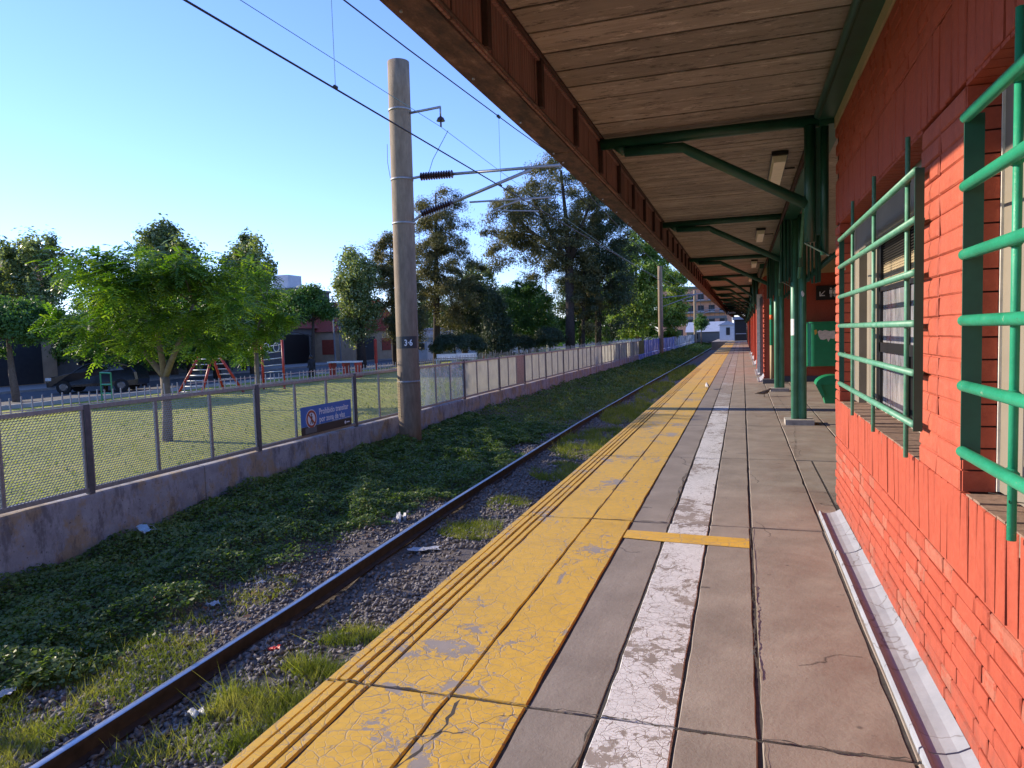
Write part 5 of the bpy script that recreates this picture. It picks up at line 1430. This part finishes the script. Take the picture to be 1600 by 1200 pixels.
house('long_white_house', -42, -32, 76, 100, 2.6, 'plaster_white', 'roof_grey', 'long pale house behind the dark trees', [('y', -40, -38, .4, 1.8, 'dark_open', 'window'), ('y', -36, -34.5, -.4, 1.8, 'dark_open', 'door'), ('x', 80, 82, .4, 1.8, 'dark_open', 'window')])
tw = house('rooftop_building', -48, -43.2, 61, 68, 6.9, 'plaster_grey', 'dark_post', 'building with white water tank box on its dark roof', [('y', -47, -46, 3.5, 5, 'dark_open', 'window'), ('y', -45, -44, 3.5, 5, 'dark_open', 'window')], cat='building')
MB().box(-45.4, -43.6, 61.2, 63.5, 7.155, 8.5).build('roof_box', 'plaster_white', tw)
ch = empty('left_tower_block', (-90, 62, -.5), 'red brown block top showing at the left edge above the trees', 'building')
MB().box(-96, -87.6, 60, 70, -.5, 14.).build('wall', 'far_brick', ch); MB().box(-96.2, -87.4, 59.8, 70.2, 14.003, 14.3).build('roof', 'roof_red', ch)
for z in (3, 6, 9, 12): MB().box(-92, -89.5, 59.95, 59.997, z, z + 1.3).build('window', 'dark_open', ch)
# far apartment block over the track with a grid of balconies and windows
ap = empty('apartment_block', (-6, 152, -.5), 'distant pinkish brick apartment block with gridded balconies', 'building')
MB().box(-16, -2.2, 152, 168, -.6, 10.2).build('wall', 'far_brick', ap)
MB().box(-16.3, -2.0, 151.7, 168.2, 10.203, 10.7).build('roof', 'plaster_grey', ap)
for fl in range(4):
    z = .6 + fl * 2.45
    for k in range(6):
        x = -15.2 + k * 2.15
        w = link('window', None, ap); w.location = Vector((x, 152, z)) - wloc(ap)
        MB().box(x, x + 1.2, 151.94, 151.997, z, z + 1.25).build('pane', 'dark_open', w)
        MB().box(x - .08, x + 1.28, 151.90, 151.997, z - .14, z - .003).build('sill', 'plaster_white', w)
    if fl > 1:
        MB().box(-16, -2.2, 150.9, 151.99, z - .42, z - .25).build('balcony_slab', 'plaster_grey', ap)
        for k in range(8): MB().box(-15.8 + k * 1.9, -15.72 + k * 1.9, 150.95, 151.03, z - .25, z + 1.9).build('balcony_post', 'dark_post', ap)
        for q in (.25, .6, .9): MB().box(-16, -2.2, 150.95, 151.0, z - .25 + q, z - .21 + q).build('balcony_rail', 'dark_post', ap)
br = empty('footbridge', (-7, 141, -.5), 'grey footbridge crossing in front of the pinkish block', 'footbridge')
MB().box(-14, -2.8, 140, 141.6, 3.75, 4.25).build('deck', 'plaster_grey', br)
for x in np.arange(-14, -3, .9): MB().box(x, x + .06, 140, 140.06, 4.25, 5.2).build('railing_post', 'dark_post', br)
MB().box(-14, -2.8, 140, 140.05, 5.2, 5.27).build('handrail', 'dark_post', br)
for x in (-13, -3.2): MB().box(x, x + .5, 140.3, 141.2, -.6, 3.75).build('pier', 'plaster_grey', br)
house('grey_roofed_shed', -9.5, -3.1, 130, 136, 1.3, 'plaster_grey', 'roof_grey', 'low shed with pale metal roof at the end of the track wall', [('y', -8.5, -7.5, .1, 1., 'dark_open', 'window')], 'gable_x', 'shed')
house('white_gabled_house', -3.3, -.9, 112, 118, 2.25, 'plaster_white', 'roof_grey', 'small white gabled house with one dark window at the platform end', [('y', -2.35, -1.8, .75, 1.9, 'dark_open', 'window')], 'gable_y')
sh = empty('platform_shelter', (-.1, 103, 0), 'dark open shelter closing the far end of the platform', 'shelter')
MB().box(-1.1, .60, 103, 106, .0, 2.9).build('shelter_body', 'dark_open', sh)
MB().box(-1.3, .8, 102.6, 106.3, 2.903, 3.3).build('shelter_roof', 'roof_grey', sh)
MB().box(-1.12, -1.0, 102.9, 102.99, .0, 2.9).build('shelter_post', 'plaster_blue', sh)
MB().box(-.9, .5, 102.93, 102.98, .9, 1.0).build('counter_bar', 'roof_grey', sh)
MB().box(-4, 8, 100, 130, -1.3, -.02).build('platform_end', 'slab_dark')['kind'] = 'structure'
# small hanging sign far along the canopy
hg = empty('hanging_sign', (-.55, 60, 3.0), 'tiny black hanging sign far along under the canopy', 'sign')
MB().box(-1.25, .15, 60, 60.06, 2.80, 3.12).build('sign_panel', 'black', hg)
MB().tube((-1.1, 60.03, 3.12), (-1.1, 60.03, 3.5), .015, n=5).build('hanger_rod', 'black', hg); MB().tube((0, 60.03, 3.12), (0, 60.03, 3.5), .015, n=5).build('hanger_rod', 'black', hg)
text_mesh('sign_lettering', 'Andén', .24, 'print_white', face_matrix((-1.15, 59.99, 2.88), (1, 0, 0), (0, 0, 1)), hg)
text_mesh('sign_lettering', '1', .26, 'print_white', face_matrix((-.10, 59.99, 2.88), (1, 0, 0), (0, 0, 1)), hg)

# ------------------------------------------------------------------ ballast, ground cover, grass, litter
def vnoise(x, y, s, seed):
    r = np.random.default_rng(seed); ph = r.uniform(0, 6.28, (7, 2)); k = r.normal(size=(7, 2)) * s
    return sum(np.sin(k[i, 0] * x + k[i, 1] * y + ph[i, 0]) for i in range(7)) / 3.2
def coverage(x, y):
    """1 where ground cover grows thick (towards the wall)"""
    lim = np.interp(y, [0, 3.5, 5, 6.5, 8, 12, 18, 30, 60], [-5.5, -5.7, -5.8, -5.5, -5.2, -5.0, -4.95, -4.8, -4.7])
    return (lim - x) * 1.6 + vnoise(x, y, 1.6, 3) * .75 + vnoise(x, y, 5, 9) * .42
# stones
ico = np.array([(1, 0, 0), (-1, 0, 0), (0, 1, 0), (0, -1, 0), (0, 0, 1), (0, 0, -1)], float)
icf = np.array([(0, 2, 4), (2, 1, 4), (1, 3, 4), (3, 0, 4), (2, 0, 5), (1, 2, 5), (3, 1, 5), (0, 3, 5)])
NS = 46000
ys_ = 1.5 + (rng.uniform(0, 1, NS) ** 1.9) * 34; xs_ = rng.uniform(-7.2, -2.9, NS)
rx_ = np.interp(ys_, [a for a, _ in RAILX], [b for _, b in RAILX])
keep = (np.abs(xs_ - rx_) > .075) & (coverage(xs_, ys_) < rng.uniform(-.3, .5, NS)) & ((vnoise(xs_, ys_, 1.3, 5) > -.75) | (rng.uniform(0, 1, NS) < .35))
xs_, ys_ = xs_[keep], ys_[keep]; n_ = len(xs_)
sz = rng.uniform(.012, .030, n_) * np.interp(ys_, [0, 10, 35], [1, 1.05, 1.6])
Vb = ico[None] + rng.normal(size=(n_, 6, 3)) * .28
Vb *= sz[:, None, None] * rng.uniform(.7, 1.4, (n_, 1, 3))
th = rng.uniform(0, 6.28, n_); ca, sa = np.cos(th), np.sin(th)
Vr = np.stack([Vb[..., 0] * ca[:, None] - Vb[..., 1] * sa[:, None], Vb[..., 0] * sa[:, None] + Vb[..., 1] * ca[:, None], Vb[..., 2] * .8], -1)
Vr += np.stack([xs_, ys_, gz(xs_, ys_) + sz * rng.uniform(.1, .9, n_)], -1)[:, None]
Q = (icf[None] + (np.arange(n_) * 6)[:, None, None]).reshape(-1, 3)
tag(link('ballast', npmesh('ballast', Vr.reshape(-1, 3), Q, 'ballast')), 'loose grey ballast stones around the rail', kind='stuff')
# ground cover leaves
def scatter_cover(N, y0, y1, size, name):
    y = y0 + rng.uniform(0, 1, N) ** 1.35 * (y1 - y0); x = rng.uniform(-7.97, -4.2, N)
    c = coverage(x, y); k = c > rng.uniform(-.25, .45, N)
    rxx = np.interp(y, [a for a, _ in RAILX], [b for _, b in RAILX]); k &= (x < rxx - .12)
    k &= ~(((x + 7.46) ** 2 + (y - 15) ** 2) < .1)
    x, y, c = x[k], y[k], c[k]; n = len(x)
    mound = np.clip(c, 0, 1.2) * .10 + .05 + .055 * vnoise(x, y, 3.2, 21) + .035 * vnoise(x, y, 9, 22)
    mound = np.clip(mound, .015, .33)
    z = gz(x, y) + mound * rng.uniform(.15, 1., n) ** .5
    N_ = unit(np.stack([rng.normal(0, .55, n), rng.normal(0, .55, n), np.ones(n)], 1))
    return leaf_quads(np.stack([x, y, z], 1), N_, size * rng.uniform(.6, 1.4, n) * np.interp(y, [0, 12, 60], [1, 1.2, 3.2]), .62)
V1, Q1 = scatter_cover(170000, 1.5, 20, .0235, ''); V2, Q2 = scatter_cover(60000, 18, 70, .022, '')
V3, Q3 = scatter_cover(16000, 60, 140, .05, '')
Vc = np.concatenate([V1, V2, V3]); Qc = np.concatenate([Q1, Q2 + len(V1), Q3 + len(V1) + len(V2)])
tag(link('ground_cover', npmesh('ground_cover', Vc, Qc, 'ivy')), 'dark green creeping ground cover between wall and rail', kind='stuff')
# grass blades
def blades(x, y, h, w, lean=.5):
    n = len(x); a = rng.uniform(0, 6.28, n); z = gz(x, y)
    base = np.stack([x, y, z], 1); side = np.stack([np.cos(a), np.sin(a), np.zeros(n)], 1) * w[:, None]
    tip = base + np.stack([rng.normal(0, lean, n) * h, rng.normal(0, lean, n) * h, h], 1)
    V = np.stack([base - side, base + side, tip], 1).reshape(-1, 3)
    return V, np.arange(3 * n).reshape(n, 3)
def patch(cx_, cy_, rx, ry, n, h):
    r = np.sqrt(rng.uniform(0, 1, n)); a = rng.uniform(0, 6.28, n)
    return cx_ + rx * r * np.cos(a), cy_ + ry * r * np.sin(a), np.full(n, h)
pp_ = [(-3.55, 3.1, .55, .9, 5200, .10), (-3.45, 4.3, .42, .7, 5200, .13), (-3.4, 5.2, .38, .6, 3600, .10), (-4.0, 2.4, .5, .6, 3500, .08), (-3.75, 9.3, .45, .55, 2600, .07),
       (-3.7, 10.9, .35, .5, 1500, .06), (-3.6, 13.6, .5, .8, 4500, .08), (-3.7, 17.5, .8, 2.6, 9000, .13), (-3.7, 24, .8, 3., 7000, .16), (-3.8, 33, .7, 5, 6000, .18), (-3.7, 48, .7, 8, 5000, .2),
       (-5.4, 4.2, .9, 1.5, 12000, .08), (-5.9, 3.2, 1.0, 1.2, 12000, .09), (-5.0, 3.0, .5, 1.0, 7000, .09), (-6.3, 4.2, .9, 1.2, 8000, .08), (-5.3, 6.2, .5, .9, 2600, .06), (-5.6, 9.5, .5, 1.5, 2500, .06), (-5.9, 26, 1.5, 6, 9000, .16), (-5.5, 45, 1.2, 12, 9000, .22), (-6, 80, 1.8, 20, 7000, .3)]
X_, Y_, H_a = [], [], []
for a in pp_:
    x, y, h = patch(*a); X_.append(x); Y_.append(y); H_a.append(h)
X_, Y_, H_a = map(np.concatenate, (X_, Y_, H_a))
rr = np.interp(Y_, [a for a, _ in RAILX], [b for _, b in RAILX])
k = (np.abs(X_ - rr) > .07) & (vnoise(X_, Y_, 6, 31) > -.15 + rng.uniform(-.5, .5, len(X_))) & (X_ > -7.95) & (X_ < -2.2)
X_, Y_, H_a = X_[k], Y_[k], H_a[k]
H_a = H_a * rng.uniform(.35, 1.3, len(X_))
V, Q = blades(X_, Y_, H_a * (1 + 1.1 * (rng.uniform(0, 1, len(X_)) > .93)), np.interp(Y_, [0, 10, 60], [.0028, .005, .02]) * rng.uniform(.7, 1.4, len(X_)))
tag(link('grass', npmesh('grass', V, Q, 'blade')), 'tufts of grass growing along the rail and platform edge', kind='stuff')
# lawn tufts behind the fence
N = 9000; x = -8.5 - rng.uniform(0, 1, N) ** 1.3 * 16; y = rng.uniform(2, 40, N)
h = rng.uniform(.03, .09, N)
a = rng.uniform(0, 6.28, N); base = np.stack([x, y, pz(x, y)], 1); side = np.stack([np.cos(a), np.sin(a), 0 * a], 1) * .02
tip = base + np.stack([rng.normal(0, .03, N), rng.normal(0, .03, N), h], 1)
tag(link('lawn_tufts', npmesh('lawn_tufts', np.stack([base - side, base + side, tip], 1).reshape(-1, 3), np.arange(3 * N).reshape(N, 3), 'blade')), 'short tufts in the park lawn', kind='stuff')
# fallen leaves
N = 420; x = rng.uniform(-7.3, -4.5, N); y = 2.5 + rng.uniform(0, 1, N) ** 1.5 * 12
k = coverage(x, y) < .35; x, y = x[k], y[k]
V, Q = leaf_quads(np.stack([x, y, gz(x, y) + .03], 1), np.stack([rng.normal(0, .5, len(x)), rng.normal(0, .5, len(x)), np.ones(len(x))], 1), rng.uniform(.02, .045, len(x)), .7)
tag(link('fallen_leaves', npmesh('fallen_leaves', V, Q, 'dry_leaf')), 'scattered dry brown leaves in the track bed', kind='stuff')
# litter
def litter(name, x, y, sx_, sy_, mat, label, yaw=0., z=.05, cat='litter', n=6, amp=.012):
    o = empty(name, (x, y, float(gz(x, y)) + z), label, cat, None, yaw)
    vs = []; 
    for i in range(n + 1):
        for j in range(n + 1):
            edge = .85 + .3 * random.random() if i in (0, n) or j in (0, n) else 1
            vs.append(((i / n - .5) * sx_ * edge, (j / n - .5) * sy_ * edge, random.uniform(-amp, amp) + amp * math.sin(i * 1.7 + j)))
    fs_ = [(i * (n + 1) + j, (i + 1) * (n + 1) + j, (i + 1) * (n + 1) + j + 1, i * (n + 1) + j + 1) for i in range(n) for j in range(n)]
    link('crumpled_sheet', MB().add(vs, fs_).mesh('crumpled_sheet', mat, True), o)
    return o
m = litter('face_mask', -7.62, 7.25, .13, .24, 'litter_blue', 'pale blue face mask lying on the leaves by the wall', .3, .27, 'face mask', 5, .012)
m.rotation_euler = (math.radians(-8), math.radians(38), .25)
for s in (-1, 1): link('ear_loop', MB().path([(.06, s * .10, 0), (.10, s * .16, .02), (.02, s * .18, .02), (-.05, s * .11, 0)], .003, 5).mesh('ear_loop', 'litter_white'), m)
litter('plastic_bag', -4.98, 9.5, .16, .18, 'litter_white', 'crumpled white plastic bag left of the rail', .4, .06, 'bag', 6, .05)
litter('paper_sheet', -3.98, 8.2, .42, .15, 'litter_white', 'long flattened pale paper strip right of the rail', .35, .045, 'paper', 6, .014)
litter('wrapper', -3.86, 4.95, .10, .05, 'litter_red', 'bright red wrapper on the sunlit grass', .6, .10, 'wrapper')
litter('wrapper', -5.95, 5.7, .07, .06, 'litter_red', 'dark red scrap on the shaded ground cover', .1, .12, 'wrapper')
litter('plastic_cup', -3.86, 4.02, .12, .10, 'litter_white', 'pale squashed container at the edge of the lit grass', .6, .07, 'container', 6, .02)
for i, (x, y, s, lb) in enumerate(((-6.5, 4.85, .13, 'white tissue lying farthest left in the shaded dirt'), (-6.1, 5.15, .10, 'small white scrap below the red scrap'), (-5.85, 4.75, .11, 'white scrap between the tissue and the rail'),
        (-6.2, 6.9, .09, 'white scrap just under the dark leaves'), (-5.35, 5.9, .13, 'bluish scrap nearest the rail on the left side'), (-5.2, 6.5, .09, 'small pale scrap beside the ballast'), (-4.9, 7.6, .07, 'tiny white scrap near the plastic bag'), (-5.6, 3.9, .16, 'long bluish scrap in the left foreground grass'))):
    litter('paper_scrap', x, y, s, s * .7, 'litter_white', lb, random.uniform(0, 3), .07, 'paper scrap')
